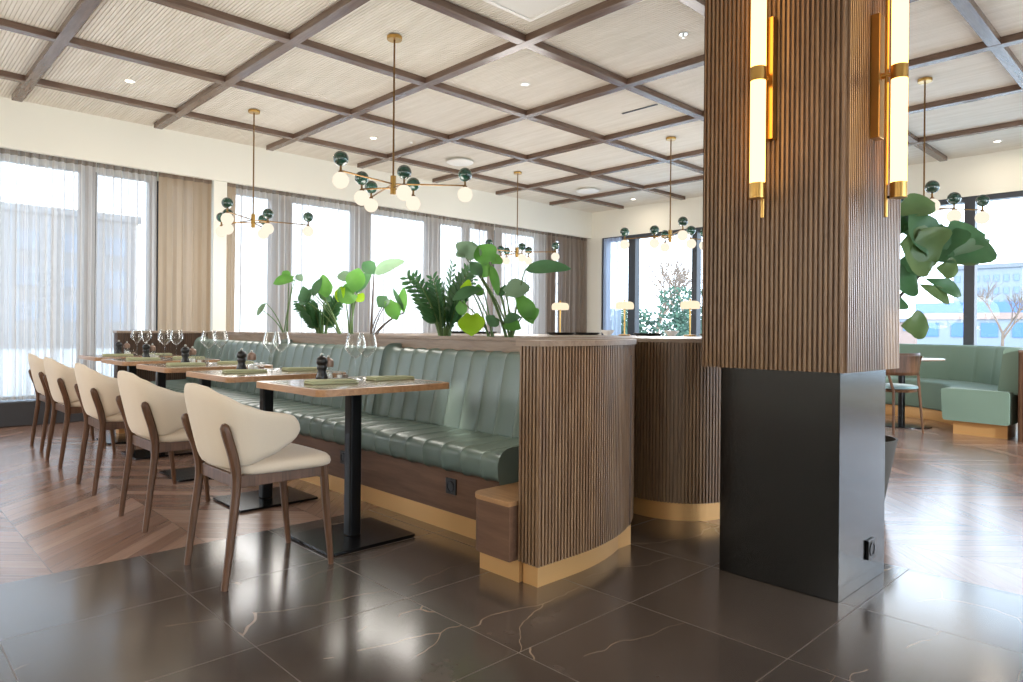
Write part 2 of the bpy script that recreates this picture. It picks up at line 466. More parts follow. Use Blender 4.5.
tag(curtain(2.62, 3.22, CY-.02,   .26, ZC+.04, 'drape_beige', .025, .13, 'drape', topmat='drape_taupe'), 'opaque beige drape gathered left of the white wall pier', 'curtain')
tag(curtain(3.36, 3.52, CY-.02,   .26, ZC+.04, 'drape_beige', .02, .09, 'drape', topmat='drape_taupe'), 'slim brown-beige drape just right of the white wall pier', 'curtain')
for x0, x1, lab in ((3.52, 4.9, 'sheer curtain behind the far hanging chandelier and the first leafy plants'),
                    (4.9, 6.2, 'sheer curtain behind the tall stems with the long pale leaf'),
                    (6.2, 7.55, 'sheer curtain behind the second feathery plant'),
                    (8.0, 9.3, 'sheer curtain behind the chandelier nearest the room corner')):
    tag(curtain(x0, x1, CY, .26, ZC+.04, 'sheer_voile', .034, .085), lab, 'curtain', 'sheer curtains on the long window wall')
tag(curtain(7.55, 8.0, CY,   .26, ZC+.04, 'drape_taupe', .03, .1, 'drape'), 'brownish semi-sheer drape behind the tallest plant leaves', 'curtain')
tag(curtain(9.3, 10.45, CY,   .26, ZC+.04, 'drape_taupe', .035, .13, 'drape'), 'grey-brown drape gathered in the corner of the room', 'curtain')
tag(curtain(7.86, 8.26, XR-.07, .36, 2.80, 'sheer_blue', .02, .1, axis='y', topmat='sheer_blue'), 'bluish sheer curtain on the end window beside the room corner', 'curtain')

# ------------------------------------------------------------------ pillar
PX0, PX1, PY0, PY1 = 2.723, 3.232, 1.014, 1.512
p = empty('pillar', (2.963, 1.254, 0)); struct(p)
o = MB().box(PX0, PX1, PY0, PY1, 0, .90).build('pillar_base', 'black_paint', p, bevel=.002); o.location = -p.location
WX0, WX1, WY0, WY1 = 2.693, 3.298, .992, 1.577
mb = MB(); q = .014
fluted(mb, [(WX0, WY1), (WX0, WY0), (WX1, WY0), (WX1, WY1)], .88, HT+.01, .0193, .0108, .012, side=-1, closed=True)
mb.box(WX0+.009, WX1-.009, WY0+.009, WY1-.009, .88, HT)
for cx in (WX0+.006, WX1-.006):
    for cy in (WY0+.006, WY1-.006): mb.box(cx-.0065, cx+.0065, cy-.0065, cy+.0065, .879, HT)
o = mb.build('pillar_cladding', 'slat_oak', p); o.location = -p.location
def socket(loc, rz, label, double=False):
    e = empty('power_socket', loc, rz)      # local: plate in xz plane, face -y
    MB().box(-.04, .04, 0, .011, -.04, .04).build('plate', 'black_plastic', e, bevel=.003)
    mb = MB(); mb.tube([(0, -.0005, 0), (0, .002, 0)], .02, 20)
    r = []
    for a in range(24):
        t = 2*PI*a/24
    ring = MB().grid([[(rr*math.cos(2*PI*j/24), yy, rr*math.sin(2*PI*j/24)) for j in range(24)] for rr, yy in ((.030, .001), (.029, -.003), (.022, -.003), (.021, .004))], closed=True)
    ring.build('recess_ring', 'black_metal', e); mb.build('socket_face', 'black_plastic', e)
    tag(e, label, 'socket', None); return e
socket((3.05, PY0-.011, .14), 0, 'black square power socket low on the pillar base')

# sconces: local frame, wall at y=0, tube out towards -y
def sconce(loc, rz, label):
    e = empty('wall_sconce', loc, rz)
    MB().box(-.031, .031, -.045, 0, -.245, .245).build('wall_plate', 'brass', e, bevel=.003)
    MB().tube([(0, -.062, -.56), (0, -.062, .56)], .008, 10).tube([(0, -.045, 0), (0, -.062, 0)], .012, 10).build('rod', 'brass', e)
    MB().tube([(0, -.062, 0), (0, -.12, 0)], .009, 10).build('bracket', 'brass', e)
    for q in (-.482, .482): MB().tube([(0, -.062, q), (0, -.108, q)], .006, 8).build('bracket', 'black_metal', e)
    for a, b in ((-.43, -.027), (.027, .43)):
        MB().tube([(0, -.108, a), (0, -.108, b)], .029, 24).build('glass_tube', 'tube_glow', e)
    MB().tube([(0, -.108, -.027), (0, -.108, .027)], .031, 24).build('collar', 'brass', e)
    MB().tube([(0, -.108, -.49), (0, -.108, -.43)], .0305, 24).build('end_cap', 'brass', e)
    MB().tube([(0, -.108, .43), (0, -.108, .49)], .0305, 24).build('end_cap', 'brass', e)
    tag(e, label, 'wall lamp', 'tube lamps on the pillar')
    return e
sconce((WX0, 1.285, 2.05), -PI/2, 'brass tube lamp on the dark left face of the slatted pillar')
sconce((2.945, WY0, 2.05), 0, 'brass tube lamp at the right edge of the slatted pillar, before the far ceiling')

# ------------------------------------------------------------------ banquette
SX0, BX = 2.12, 2.70        # seat front, back board
Y0, Y1 = 2.24, 7.36
b = empty('banquette', (2.45, 4.8, 0))
def bp(mb, name, mat, **kw):
    o = mb.build(name, mat, b, **kw); o.location = -b.location; return o
bp(MB().box(2.215, 2.70, 1.99, Y1, .10, .34), 'seat_base', 'panel_oak')
bp(MB().box(2.225, 2.70, 1.99, Y1, 0, .10), 'plinth', 'brass_plinth')
# channelled seat cushion: profile swept along y with grooves
def channel(prof, ya, yb, pitch, groove=.005, endround=.03, bulge=.003, n_in=6):
    """prof: closed list of (x,z) with outward normals computed; grooves only where flag"""
    n = max(1, round((yb-ya)/pitch)); pt = (yb-ya)/n; rows = []
    ys = []
    for k in range(n):
        for t in (.0, .035, .10, .28, .5, .72, .90, .965):
            ys.append((ya+(k+t)*pt, t))
    ys.append((yb, 0.))
    cx = sum(p[0] for p in prof)/len(prof); cz = sum(p[1] for p in prof)/len(prof)
    m_ = len(prof)
    nr = []
    for i in range(m_):
        a = Vector(prof[i-1]); c = Vector(prof[(i+1) % m_]); d = (c-a).normalized(); nr.append(Vector((d.y, -d.x)))
    first = True
    for y, t in ys:
        q = min(t, 1-t)*2
        h = bulge*math.sin(PI*min(1, t if t > 0 else 0)) - (groove if q == 0 else groove*.45 if q < .1 else 0)
        edge = min(y-ya, yb-y)
        r = 0
        if edge < endround: r = endround-math.sqrt(max(0, endround**2-(endround-edge)**2)); h = -r if edge > 1e-6 else -endround
        rows.append([(p[0]+w.x*h, y, p[1]+w.y*h) for p, w in zip(prof, nr)])
    mb = MB().grid(rows, closed=True)
    mb.add(rows[0], [tuple(range(m_))]); mb.add(rows[-1], [tuple(range(m_-1, -1, -1))])
    return mb
def rprof(pts, r, n=5):
    """round the corners of a polygon of (x,z)"""
    out = []; m_ = len(pts)
    for i in range(m_):
        p = Vector(pts[i]); a = (Vector(pts[i-1])-p).normalized(); c = (Vector(pts[(i+1) % m_])-p).normalized()
        rr = r[i] if isinstance(r, (list, tuple)) else r
        p0 = p+a*rr; p1 = p+c*rr
        for k in range(n+1):
            t = k/n; out.append(tuple(p0*(1-t)**2+p*2*t*(1-t)+p1*t*t))
    return out
seatp = rprof([(2.135, .325), (2.115, .462), (2.60, .470), (2.60, .325)], [.05, .065, .02, .02])
segs = [(2.245, 7.335)]
for a, c in segs:
    bp(channel(seatp, a, c, .148, endround=.035), 'seat_cushion', 'green_leather', angle=60, fix=True)
backp = rprof([(2.50, .45), (2.597, .907), (2.699, .907), (2.699, .45)], [.03, .045, .02, .02])
for a, c in ((2.15, 3.87), (3.88, 5.46), (5.47, 7.34)):
    bp(channel(backp, a, c, .148, endround=.03, bulge=.004), 'back_cushion', 'green_leather', angle=60, fix=True)
bp(MB().box(2.70, 2.725, 1.99, Y1, .10, .966), 'back_board', 'cap_oak')
tag(b, 'long green leather banquette with channelled back behind the dining tables', 'banquette')

# planter running behind the banquette, with the rounded slatted end
pl = empty('planter_divider', (2.6, 4.0, 0))
def pp(mb, name, mat, **kw):
    o = mb.build(name, mat, pl, **kw); o.location = -pl.location; return o
def endpath(off=0):
    P = [(1.96+off, 1.985), (1.96+off, 1.868+off), (2.2, 1.868+off)]
    P += arc(2.2, 3.068, 1.2-off, -90, -45, 14)[1:]
    ex, ey = P[-1]
    P += arc(ex+(-.10*math.cos(math.radians(-45))), ey+.10*math.sin(math.radians(45)), .10, -45, 0, 6)[1:]
    P += [(P[-1][0], Y1)]
    return P
outer = endpath()
mb = MB(); fluted(mb, outer, .095, .967, .0193, .0108, .012, side=1)
pp(mb, 'slatted_panel', 'slat_oak')
inner = endpath(.0125)
body = inner[:-1]+[(inner[-1][0], Y1), (2.727, Y1), (2.727, 1.985)]
pp(MB().prism(body, .095, .914), 'body', 'slat_oak_dark')
ki = endpath(.034)
pp(MB().prism(ki[:-1]+[(ki[-1][0], Y1), (2.73, Y1), (2.73, 1.985)], -.004, .096), 'plinth', 'brass_plinth')
ko = endpath(-.008)
xr_ = ko[-1][0]
solid_end = [p_ for p_ in ko if p_[1] < 2.6]
pp(MB().prism(solid_end+[(xr_, 2.62), (2.70, 2.62), (2.70, 1.998), (1.952, 1.998)], .967, .990), 'cap', 'cap_oak', bevel=.003)
pp(MB().box(2.70, 2.745, 2.62, Y1+.03, .967, .990), 'cap_rail', 'cap_oak', bevel=.003)
pp(MB().box(xr_-.045, xr_, 2.62, Y1+.03, .967, .990), 'cap_rail', 'cap_oak', bevel=.003)
pp(MB().box(2.745, xr_-.045, 2.62, Y1-.01, .915, .935), 'soil', 'soil')
tag(pl, 'waist-high slatted planter divider with curved end, running behind the green banquette', 'planter')
PXC = (2.745+xr_-.045)/2

# low side shelf block at the banquette's near end
e = empty('side_ledge', (2.08, 2.1, 0))
cor = [(1.915, 1.992), (1.915, 2.17)]+[(1.985+.07*math.cos(math.radians(a)), 2.17+.07*math.sin(math.radians(a))) for a in range(170, 80, -15)]+[(2.25, 2.24), (2.25, 1.992)]
cor = [(x, y) for x, y in cor]
def sh(mb, name, mat, **kw):
    o = mb.build(name, mat, e, **kw); o.location = -e.location; return o
sh(MB().prism([(x+(.006 if x < 2 else 0), y) for x, y in cor][::-1], .095, .318), 'ledge_body', 'panel_oak', fix=True)
sh(MB().prism([(x, y) for x, y in cor][::-1], .318, .336), 'ledge_top', 'shelf_oak', bevel=.003, fix=True)
sh(MB().prism([(max(x, 1.978) if x < 2.2 else x, y-.005 if y > 2.1 else y) for x, y in cor][::-1], 0, .096), 'plinth', 'brass_plinth', fix=True)
tag(e, 'low brown ledge block with lighter wooden top between seat and slatted end', 'ledge')

# far wing panel at the end of the banquette
w = empty('slatted_wing', (2.2, Y1+.06, 0))
def wp(mb, name, mat, **kw):
    o = mb.build(name, mat, w, **kw); o.location = -w.location; return o
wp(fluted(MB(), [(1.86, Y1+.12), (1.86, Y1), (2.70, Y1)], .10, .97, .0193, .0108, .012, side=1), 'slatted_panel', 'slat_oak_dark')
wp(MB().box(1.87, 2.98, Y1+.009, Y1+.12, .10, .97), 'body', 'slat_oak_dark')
wp(MB().box(1.85, 2.99, Y1-.01, Y1+.13, .97, .993), 'cap', 'cap_oak', bevel=.003)
wp(MB().box(1.88, 2.97, Y1+.01, Y1+.11, 0, .10), 'plinth', 'brass_plinth')
tag(w, 'brown slatted wing panel closing the far end of the banquette', 'partition')
socket((2.205, 2.72, .235), -PI/2, 'black power socket on the banquette base nearest the side ledge')
socket((2.205, 3.77, .235), -PI/2, 'black power socket on the banquette base behind the nearest table pole')

# ------------------------------------------------------------------ second, island counter
isl = empty('island_counter', (4.2, 4.0, 0))
def ip(mb, name, mat, **kw):
    o = mb.build(name, mat, isl, **kw); o.location = -isl.location; return o
IX0, IX1, IY0, IY1 = 3.18, 5.2, 1.89, 6.6
def ipath(o_):
    R = .36
    P = [(IX0+o_, IY1)]+arc(IX0+R, IY0+R, R-o_, 180, 270, 14)+arc(IX1-R, IY0+R, R-o_, 270, 360, 14)+[(IX1-o_, IY1)]
    return P
ip(fluted(MB(), ipath(0), .10, .972, .0193, .0108, .012, side=1), 'slatted_panel', 'slat_oak')
ip(MB().prism(ipath(.013), .10, .972), 'body', 'slat_oak_dark')
ip(MB().prism(ipath(.025), 0, .10), 'plinth', 'brass_plinth')
ip(MB().prism(ipath(-.008), .972, .992), 'countertop', 'cap_oak', bevel=.003)
tag(isl, 'rounded slatted island counter with brass plinth between the planter end and the pillar', 'counter')

# ------------------------------------------------------------------ dining tables
def make_table():
    t = empty('dining_table')
    MB().prism(rrect(-.362, .362, -.332, .332, .045), .738, .7675).build('table_edge', 'table_edge', t, bevel=.011, seg=3)
    MB().prism(rrect(-.335, .335, -.305, .305, .03), .7660, .7685).build('table_top', 'table_veneer', t)
    MB().prism(rrect(-.032, .032, -.032, .032, .01), .02, .738).build('pole', 'black_metal', t)
    MB().box(-.18, .18, -.16, .16, .725, .738).build('mounting_plate', 'black_metal', t)
    MB().prism(rrect(-.235, .235, -.205, .205, .008), .004, .016).build('base_plate', 'steel_base', t, bevel=.002)
    mb = MB()
    for sx in (-1, 1):
        for sy in (-1, 1): mb.lathe([(0, 0), (.014, 0), (.014, .005), (0, .005)], (sx*.2, sy*.17, 0), 10)
    mb.build('base_feet', 'black_plastic', t)
    return t
TYS = [2.985, 3.985, 5.0, 6.02, 6.93]; TCX = 1.80; TDX = [0, .01, .02, .04, .07]
tlabs = ['nearest square-edged dining table on a black pole, closest to the slatted end',
         'second dining table from the nearest one, partly behind the first chair back',
         'middle dining table of the five along the green banquette',
         'fourth dining table from the camera, in front of the far half of the banquette',
         'farthest dining table, beside the slatted wing panel']
t0 = make_table()
for i, y in enumerate(TYS):
    t = t0 if i == 0 else copy_tree(t0)
    t.location = (TCX+TDX[i], y, 0); tag(t, tlabs[i], 'table', 'dining tables along the banquette')

# ------------------------------------------------------------------ chairs (face +x)
def make_chair():
    t = empty('dining_chair')
    # shell: plan path from back centre to arm tip
    key = [(-.285, 0), (-.280, .10), (-.255, .20), (-.195, .262), (-.10, .285), (-.01, .290), (.045, .284)]
    half = catmull([(x, y, 0) for x, y in key], 5)
    L = [0]
    for a, c in zip(half, half[1:]): L.append(L[-1]+(c-a).length)
    L = [l/L[-1] for l in L]
    def interp(tab, s):
        for (a, va), (c, vc) in zip(tab, tab[1:]):
            if s <= c:
                q = (s-a)/(c-a); q = q*q*(3-2*q)*.5+q*.5; return va+(vc-va)*q
        return tab[-1][1]
    top = [(0, .805), (.22, .798), (.40, .768), (.56, .728), (.70, .700), (.84, .688), (.93, .675), (.975, .652), (1, .615)]
    bot = [(0, .462), (.35, .462), (.55, .48), (.75, .512), (.9, .55), (.965, .575), (1, .610)]
    colm = []
    full = [(p, -1, l) for p, l in list(zip(half, L))[::-1]]+[(p, 1, l) for p, l in list(zip(half, L))[1:]]
    for p, sgn, s in full:
        zt, zb = interp(top, s), interp(bot, s); r = []
        for j in range(9):
            z = zb+(zt-zb)*j/8
            k = 1-.22*max(0, (.80-z)/.35)**1.2
            lean = .045*max(0, (.80-z)/.35)
            r.append(Vector((-.02+(p.x+.02)*k+lean*.3, sgn*p.y*k, z)))
        colm.append(r)
    mb = MB(); n = len(colm); th = .013
    out = []; inn = []
    for i in range(n):
        ro = []; ri = []
        for j in range(9):
            du = colm[min(i+1, n-1)][j]-colm[max(i-1, 0)][j]; dv = colm[i][min(j+1, 8)]-colm[i][max(j-1, 0)][:] if False else colm[i][min(j+1, 8)]-colm[i][max(j-1, 0)]
            nn = du.cross(dv).normalized()
            e_ = 1 if 0 < j < 8 and 0 < i < n-1 else .45
            ro.append(colm[i][j]+nn*th*e_); ri.append(colm[i][j]-nn*th*e_)
        out.append(ro); inn.append(ri)
    loop = [o_+i_[::-1] for o_, i_ in zip(out, inn)]
    mb.grid(loop, closed=True)
    mb.add(loop[0], [tuple(range(len(loop[0])-1, -1, -1))], True); mb.add(loop[-1], [tuple(range(len(loop[0])))], True)
    sh_ = mb.build('backrest_shell', 'chair_fabric', t, angle=75, sub=1, fix=True)
    # seat cushion
    sp = [(-.20, -.17), (-.205, 0), (-.20, .17), (-.15, .215), (0, .235), (.15, .243), (.215, .235), (.245, .19), (.255, 0), (.245, -.19), (.215, -.235), (.15, -.243), (0, -.235), (-.15, -.215)]
    sp = [(x*.91, y*.97) for x, y in sp]
    sp = [tuple(q)[:2] for q in catmull([(x, y, 0) for x, y in sp+[sp[0]]], 3)][:-1]
    rows = []
    for k_, z in ((0, .438), (.94, .438), (.985, .444), (1, .458), (.985, .474), (.94, .486), (.8, .492), (.4, .494), (0, .494)):
        rows.append([(x*k_+.02*(1-k_), y*k_, z) for x, y in sp])
    MB().grid(rows, closed=True).build('seat', 'chair_seat', t, angle=80, fix=True)
    # rails
    for s in (-1, 1):
        MB().add([(-.185, s*.185-.011, .39), (-.185, s*.185+.011, .39), (.185, s*.2-.011, .395), (.185, s*.2+.011, .395),
                  (-.185, s*.185-.011, .44), (-.185, s*.185+.011, .44), (.185, s*.2-.011, .44), (.185, s*.2+.011, .44)],
                 [(0, 1, 3, 2), (4, 6, 7, 5), (0, 2, 6, 4), (1, 5, 7, 3), (0, 4, 5, 1), (2, 3, 7, 6)]).build('seat_rail', 'walnut', t, bevel=.003, fix=True)
    MB().box(.172, .194, -.19, .19, .385, .44).build('seat_rail', 'walnut', t, bevel=.003)
    MB().box(-.192, -.172, -.18, .18, .39, .44).build('seat_rail', 'walnut', t, bevel=.003)
    for s in (-1, 1):
        MB().tube([(.185, s*.203, .44), (.20, s*.203, .25), (.226, s*.203, 0)], [.0185, .017, .012], 8, up=(1, 0, 0)).build('leg', 'walnut', t)
        path = catmull([(-.238, s*.205, 0), (-.212, s*.203, .22), (-.192, s*.198, .40), (-.203, s*.2035, .50), (-.234, s*.213, .60), (-.252, s*.217, .655)], 4)
        rad = [.0120+.0055*min(1, i/10) for i in range(len(path))]
        for i_ in range(1, 5): rad[-i_] = rad[-i_]*(.8+.05*i_)
        rad[-1] = .008
        MB().tube(path, rad, 8, up=(0, 1, 0), flat=1.15).build('leg', 'walnut', t)
    return t
c0 = make_chair()
clabs = ['nearest beige upholstered dining chair, standing on the dark stone tiles',
         'beige dining chair second from the nearest, its front legs by the second table base',
         'middle beige dining chair of the row of five',
         'beige dining chair fourth from the nearest, second from the curtain',
         'farthest beige dining chair, closest to the sheer curtains']
for i, (x, y, rz) in enumerate([(1.305, 2.915, 0), (1.315, 3.96, .01), (1.325, 4.98, -.01), (1.345, 6.05, .02), (1.385, 6.93, .0)]):
    t = c0 if i == 0 else copy_tree(c0)
    t.location = (x, y, 0); t.rotation_euler.z = rz; tag(t, clabs[i], 'chair', 'beige chairs along the banquette tables')

# ------------------------------------------------------------------ tableware
TZ = .7686
def make_mill():
    t = empty('pepper_mill'); t.scale = (1.2, 1.2, 1.25)
    MB().lathe([(0, 0), (.024, 0), (.026, .006), (.022, .02), (.017, .034), (.021, .046), (.022, .052), (.019, .06), (.024, .068), (.0245, .08), (.019, .09), (.008, .096), (0, .097)], n=18).build('body', 'black_plastic', t)
    MB().sphere((0, 0, .103), .007, 10, 6).build('finial', 'brushed_steel', t); return t
def make_salt():
    t = empty('salt_mill'); t.scale = (1.15, 1.15, 1.22)
    MB().lathe([(0, 0), (.024, 0), (.025, .004), (.021, .02), (.019, .035), (.021, .05), (.0, .05)], n=18).build('glass_body', 'clear_glass', t)
    MB().lathe([(0, .002), (.019, .002), (.017, .02), (.0155, .026), (0, .026)], n=14).build('salt', 'porcelain', t)
    MB().lathe([(0, .05), (.022, .05), (.024, .062), (.022, .078), (.010, .088), (0, .089)], n=18).build('grinder_cap', 'copper', t)
    MB().sphere((0, 0, .094), .007, 10, 6).build('finial', 'brushed_steel', t); return t
def make_oil():
    t = empty('condiment_stand')
    MB().lathe([(0, 0), (.055, 0), (.058, .004), (.055, .007), (0, .007)], n=24, sy=.6).build('tray', 'black_metal', t)
    MB().lathe([(.016, .008), (.017, .03), (.016, .045), (.0, .046)], (-.022, 0, 0), 14).build('jar', 'clear_glass', t)
    MB().lathe([(.016, .008), (.017, .03), (.016, .045), (.0, .046)], (.022, 0, 0), 14).build('jar', 'clear_glass', t)
    for s in (-1, 1):
        MB().lathe([(0, .008), (.013, .008), (.014, .024), (0, .025)], (s*.022, 0, 0), 12).build('filling', 'porcelain' if s < 0 else 'copper', t)
    return t
def make_glass():
    t = empty('wine_glass')
    pr = [(.038, .002), (.038, .003), (.018, .005), (.006, .012), (.0045, .03), (.0042, .085), (.006, .104), (.020, .122), (.046, .150), (.0555, .166), (.053, .184), (.039, .240), (.0382, .240)]
    inner_ = [(.0515, .184), (.054, .166), (.0445, .151), (.019, .125), (0, .110)]
    MB().lathe([(0, 0), (.036, 0)]+pr[:1]+pr[1:]+inner_, n=28).build('bowl_and_stem', 'drink_glass', t); return t
glassy('drink_glass', (.97, .985, .985, 1), .035, .02)
def make_napkin():
    t = empty('folded_napkin')
    for k_, (hw, hl) in enumerate(((.055, .12), (.053, .118))):
        rows = []
        z0 = .0005+k_*.009
        P = rrect(-hl, hl, -hw, hw, .012, 4)
        mb = MB()
        for kk, z in ((0, z0), (.97, z0), (1, z0+.004), (.97, z0+.008), (0, z0+.0085)):
            rows.append([(x*kk, y*kk, z+.0015*math.sin(x*40)*(1 if z > z0 else 0)) for x, y in P])
        MB().grid(rows, closed=True).build('cloth_fold', 'napkin', t, angle=70, fix=True)
    return t
def make_fork():
    t = empty('table_fork')
    mb = MB().tube([(-.095, 0, .004), (-.02, 0, .006), (.035, 0, .003)], [.0055, .0035, .004], 6, flat=.4)
    for q in (-1.5, -.5, .5, 1.5): mb.tube([(.035, q*.002, .003), (.05, q*.0045, .002), (.09, q*.0045, .006)], .0015, 5)
    mb.build('handle_and_tines', 'brushed_steel', t); return t
pos_name = ['on the nearest table', 'on the second table', 'on the middle table', 'on the fourth table', 'on the farthest table']
protos = {}
spec = [('mill', make_mill, 'black pepper mill {}', 'pepper mill', (-.045, .235), 0, 'pepper mills'),
        ('salt', make_salt, 'glass salt mill with copper cap {}', 'salt mill', (.018, .265), 0, 'salt mills'),
        ('oil', make_oil, 'small oval condiment stand with two jars {}', 'condiment stand', (.04, .185), .3, 'condiment stands'),
        ('g1', make_glass, 'balloon wine glass {}, nearer to the chair', 'wine glass', (.065, .095), 0, 'wine glasses'),
        ('g2', make_glass, 'balloon wine glass {}, nearer to the banquette', 'wine glass', (.165, .165), 0, 'wine glasses'),
        ('n1', make_napkin, 'folded green napkin {}, on the chair side', 'napkin', (-.13, -.02), -.12, 'folded green napkins'),
        ('n2', make_napkin, 'folded green napkin {}, on the banquette side', 'napkin', (.225, .005), -.1, 'folded green napkins')]
for key, mk, lab, cat, (dx, dy), rz, grp in spec:
    base = protos.get(mk)
    for i, y in enumerate(TYS):
        if base is None: t = mk(); protos[mk] = base = t
        else: t = copy_tree(base)
        jx = random.uniform(-.012, .012); jy = random.uniform(-.012, .012)
        t.location = (TCX+TDX[i]+dx+jx, y+dy+jy, TZ); t.rotation_euler.z = rz+random.uniform(-.06, .06)
        tag(t, lab.format(pos_name[i]), cat, grp+' on the dining tables')

# ------------------------------------------------------------------ chandeliers
def make_chandelier():
    t = empty('chandelier')                     # origin at hub, ceiling at +drop
    top = HT-2.168
    MB().tube([(0, 0, -.07), (0, 0, .075)], .022, 18).build('hub', 'brass', t, )
    MB().tube([(0, 0, .07), (0, 0, top-.02)], .0075, 10).build('rod', 'brass_dark', t)
    MB().lathe([(.0, top-.03), (.058, top-.03), (.06, top-.026), (.06, top-.004), (0, top-.004)], n=24).build('ceiling_rose', 'brass', t)
    for k_ in range(6):
        a = math.radians(60*k_); L_ = .57 if k_ % 2 == 0 else .25; zo = (.012, -.02)[k_ % 2]
        ca, sa = math.cos(a), math.sin(a); ex, ey = L_*ca, L_*sa
        arm = MB().tube([(.02*ca, .02*sa, zo), (ex, ey, zo-.01)], .006, 8).build('arm', 'brass_dark', t)
        MB().tube([(ex, ey, zo+.03), (ex, ey, zo-.045)], .0085, 10).lathe([(0, zo-.012), (.016, zo-.012), (.02, zo-.024), (0, zo-.024)], (ex, ey, 0), 12).build('lamp_holder', 'brass_dark', arm)
        MB().sphere((ex, ey, zo+.077), .055, 20, 12).build('green_ball', 'green_glass_ball', arm)
        MB().sphere((ex, ey, zo-.080), .060, 20, 12).build('glass_globe', 'globe_glow', arm)
    return t
ch = make_chandelier()
for i, (x, y, a, lab) in enumerate([(3.10, 4.575, 75, 'large brass chandelier with green balls, nearest, hanging before the first coffers'),
        (3.10, 7.19, 102, 'brass chandelier by the long window wall, left of the plants'),
        (7.05, 7.2, -58, 'small-looking brass chandelier in the far corner above the tallest plant'),
        (7.06, 4.6, 107, 'brass chandelier before the corner windows, just left of the pillar'),
        (7.03, 1.9, -39, 'brass chandelier partly behind the pillar and fig leaves, at the right windows')]):
    t = ch if i == 0 else copy_tree(ch)
    t.location = (x, y, 2.168); t.rotation_euler.z = math.radians(a); tag(t, lab, 'chandelier', 'globe chandeliers')

# ------------------------------------------------------------------ ceiling fittings
def downlight(x, y, lab, lit=True):
    t = empty('downlight', (x, y, HT))
    MB().lathe([(.034, -.001), (.046, -.006), (.050, -.001), (.05, .01)], n=24).build('trim_ring', 'white_plastic', t)
    MB().lathe([(0, -.002), (.035, -.002)], n=24).build('lens', 'downlight_glow' if lit else 'brushed_steel', t)
    tag(t, lab, 'downlight', 'recessed ceiling downlights'); return t
downlight(1.90, 7.19, 'lit downlight in the far left ceiling coffer')
downlight(4.58, 7.19, 'lit downlight beside the rod of the nearest chandelier')
downlight(4.58, 4.59, 'unlit downlight in the middle coffer right of the nearest chandelier', False)
downlight(9.90, 7.21, 'lit downlight near the corner of the room above the window')
downlight(9.91, 1.90, 'lit downlight on the right above the window wall')
for i, (x, y, lab) in enumerate([(6.01, 7.27, 'round white ceiling vent disc right of the nearest chandelier'), (8.69, 7.24, 'round white ceiling vent disc nearest the room corner')]):
    t = empty('ceiling_vent', (x, y, HT))
    MB().lathe([(0, -.045), (.12, -.047), (.17, -.042), (.185, -.032), (.18, -.028), (0, -.028)], n=32).build('disc', 'white_matte', t)
    MB().lathe([(.13, -.028), (.13, 0)], n=24).build('collar', 'white_matte', t)
    tag(t, lab, 'ceiling vent', 'round ceiling vents')
t = empty('ceiling_sprinkler', (4.67, 2.94, HT)); MB().lathe([(.0, -.004), (.035, -.004), (.037, 0)], n=20).build('rose', 'brushed_steel', t)
MB().lathe([(0, -.03), (.014, -.03), (.014, -.026), (.006, -.024), (.006, -.004)], n=12).build('nozzle', 'brushed_steel', t)
tag(t, 'small chrome sprinkler head in the coffer left of the pillar', 'sprinkler', 'sprinkler heads')
t = empty('smoke_sensor', (5.0, 7.0, HT)); MB().lathe([(0, -.02), (.02, -.018), (.024, 0)], n=16).build('housing', 'white_plastic', t)
tag(t, 'tiny sensor dot in the coffer above the nearest chandelier arms', 'sensor')
t = empty('access_slot', (5.93, 4.25, HT)); MB().box(-.012, .012, -.22, .22, -.003, .002).build('slot', 'black_metal', t)
tag(t, 'thin dark ventilation slot in a coffer left of the pillar', 'vent slot')
t = empty('ceiling_hatch', (3.30, 3.2, HT))
MB().box(-.42, .36, .39, .42, -.012, .01).box(.33, .36, -.42, .39, -.012, .01).box(-.42, -.39, -.42, .39, -.012, .01).box(-.39, .33, -.42, -.39, -.012, .01).build('hatch_frame', 'white_plastic', t)
MB().box(-.39, .33, -.39, .39, -.004, .004).build('hatch_panel', 'white_matte', t)
tag(t, 'white square hatch in the ceiling at the top edge', 'ceiling hatch')

# ------------------------------------------------------------------ island things
def make_lamp():
    t = empty('table_lamp')
    MB().lathe([(0, 0), (.05, 0), (.052, .006), (.045, .012), (0, .014)], n=24).build('base', 'brass', t)
    MB().tube([(0, 0, .01), (0, 0, .30)], .006, 10).build('stem', 'brass', t)
    MB().lathe([(.074, .225), (.078, .240), (.078, .262), (.070, .280), (.050, .288), (0, .290)], n=28).build('lamp_shade', 'shade_glow', t)
    MB().sphere((0, 0, .302), .009, 10, 6).build('finial', 'brass', t)
    return t
lp = make_lamp()
for i, (x, y, lab) in enumerate([(4.62, 4.155, 'small glowing mushroom table lamp by the gathered corner drape'), (4.735, 3.527, 'small glowing mushroom table lamp before the first corner window'), (4.92, 3.01, 'small glowing mushroom table lamp nearest the pillar')]):
    t = lp if i == 0 else copy_tree(lp)
    t.location = (x, y, .993); tag(t, lab, 'table lamp', 'mushroom lamps on the island counter')
def make_tray():
    t = empty('round_tray')
    MB().lathe([(0, 0), (.10, 0), (.125, .014), (.128, .022), (.122, .02), (.098, .006), (0, .006)], n=28).build('tray_body', 'black_plastic', t); return t
tr0 = make_tray()
for i, (x, y, lab) in enumerate([(4.45, 3.99, 'black round tray below the mushroom lamp by the corner drape'), (4.98, 4.15, 'black round tray between the first two mushroom lamps'),
        (4.9, 3.40, 'black round tray right of the middle mushroom lamp'), (5.02, 2.84, 'black round tray nearest the pillar'),
        (4.6, 5.55, 'black round tray behind the tallest plant, left one'), (4.55, 5.1, 'black round tray behind the tallest plant, right one')]):
    t = tr0 if i == 0 else copy_tree(tr0)
    t.location = (x, y, .9935); tag(t, lab, 'tray', 'black round trays on the island counter')
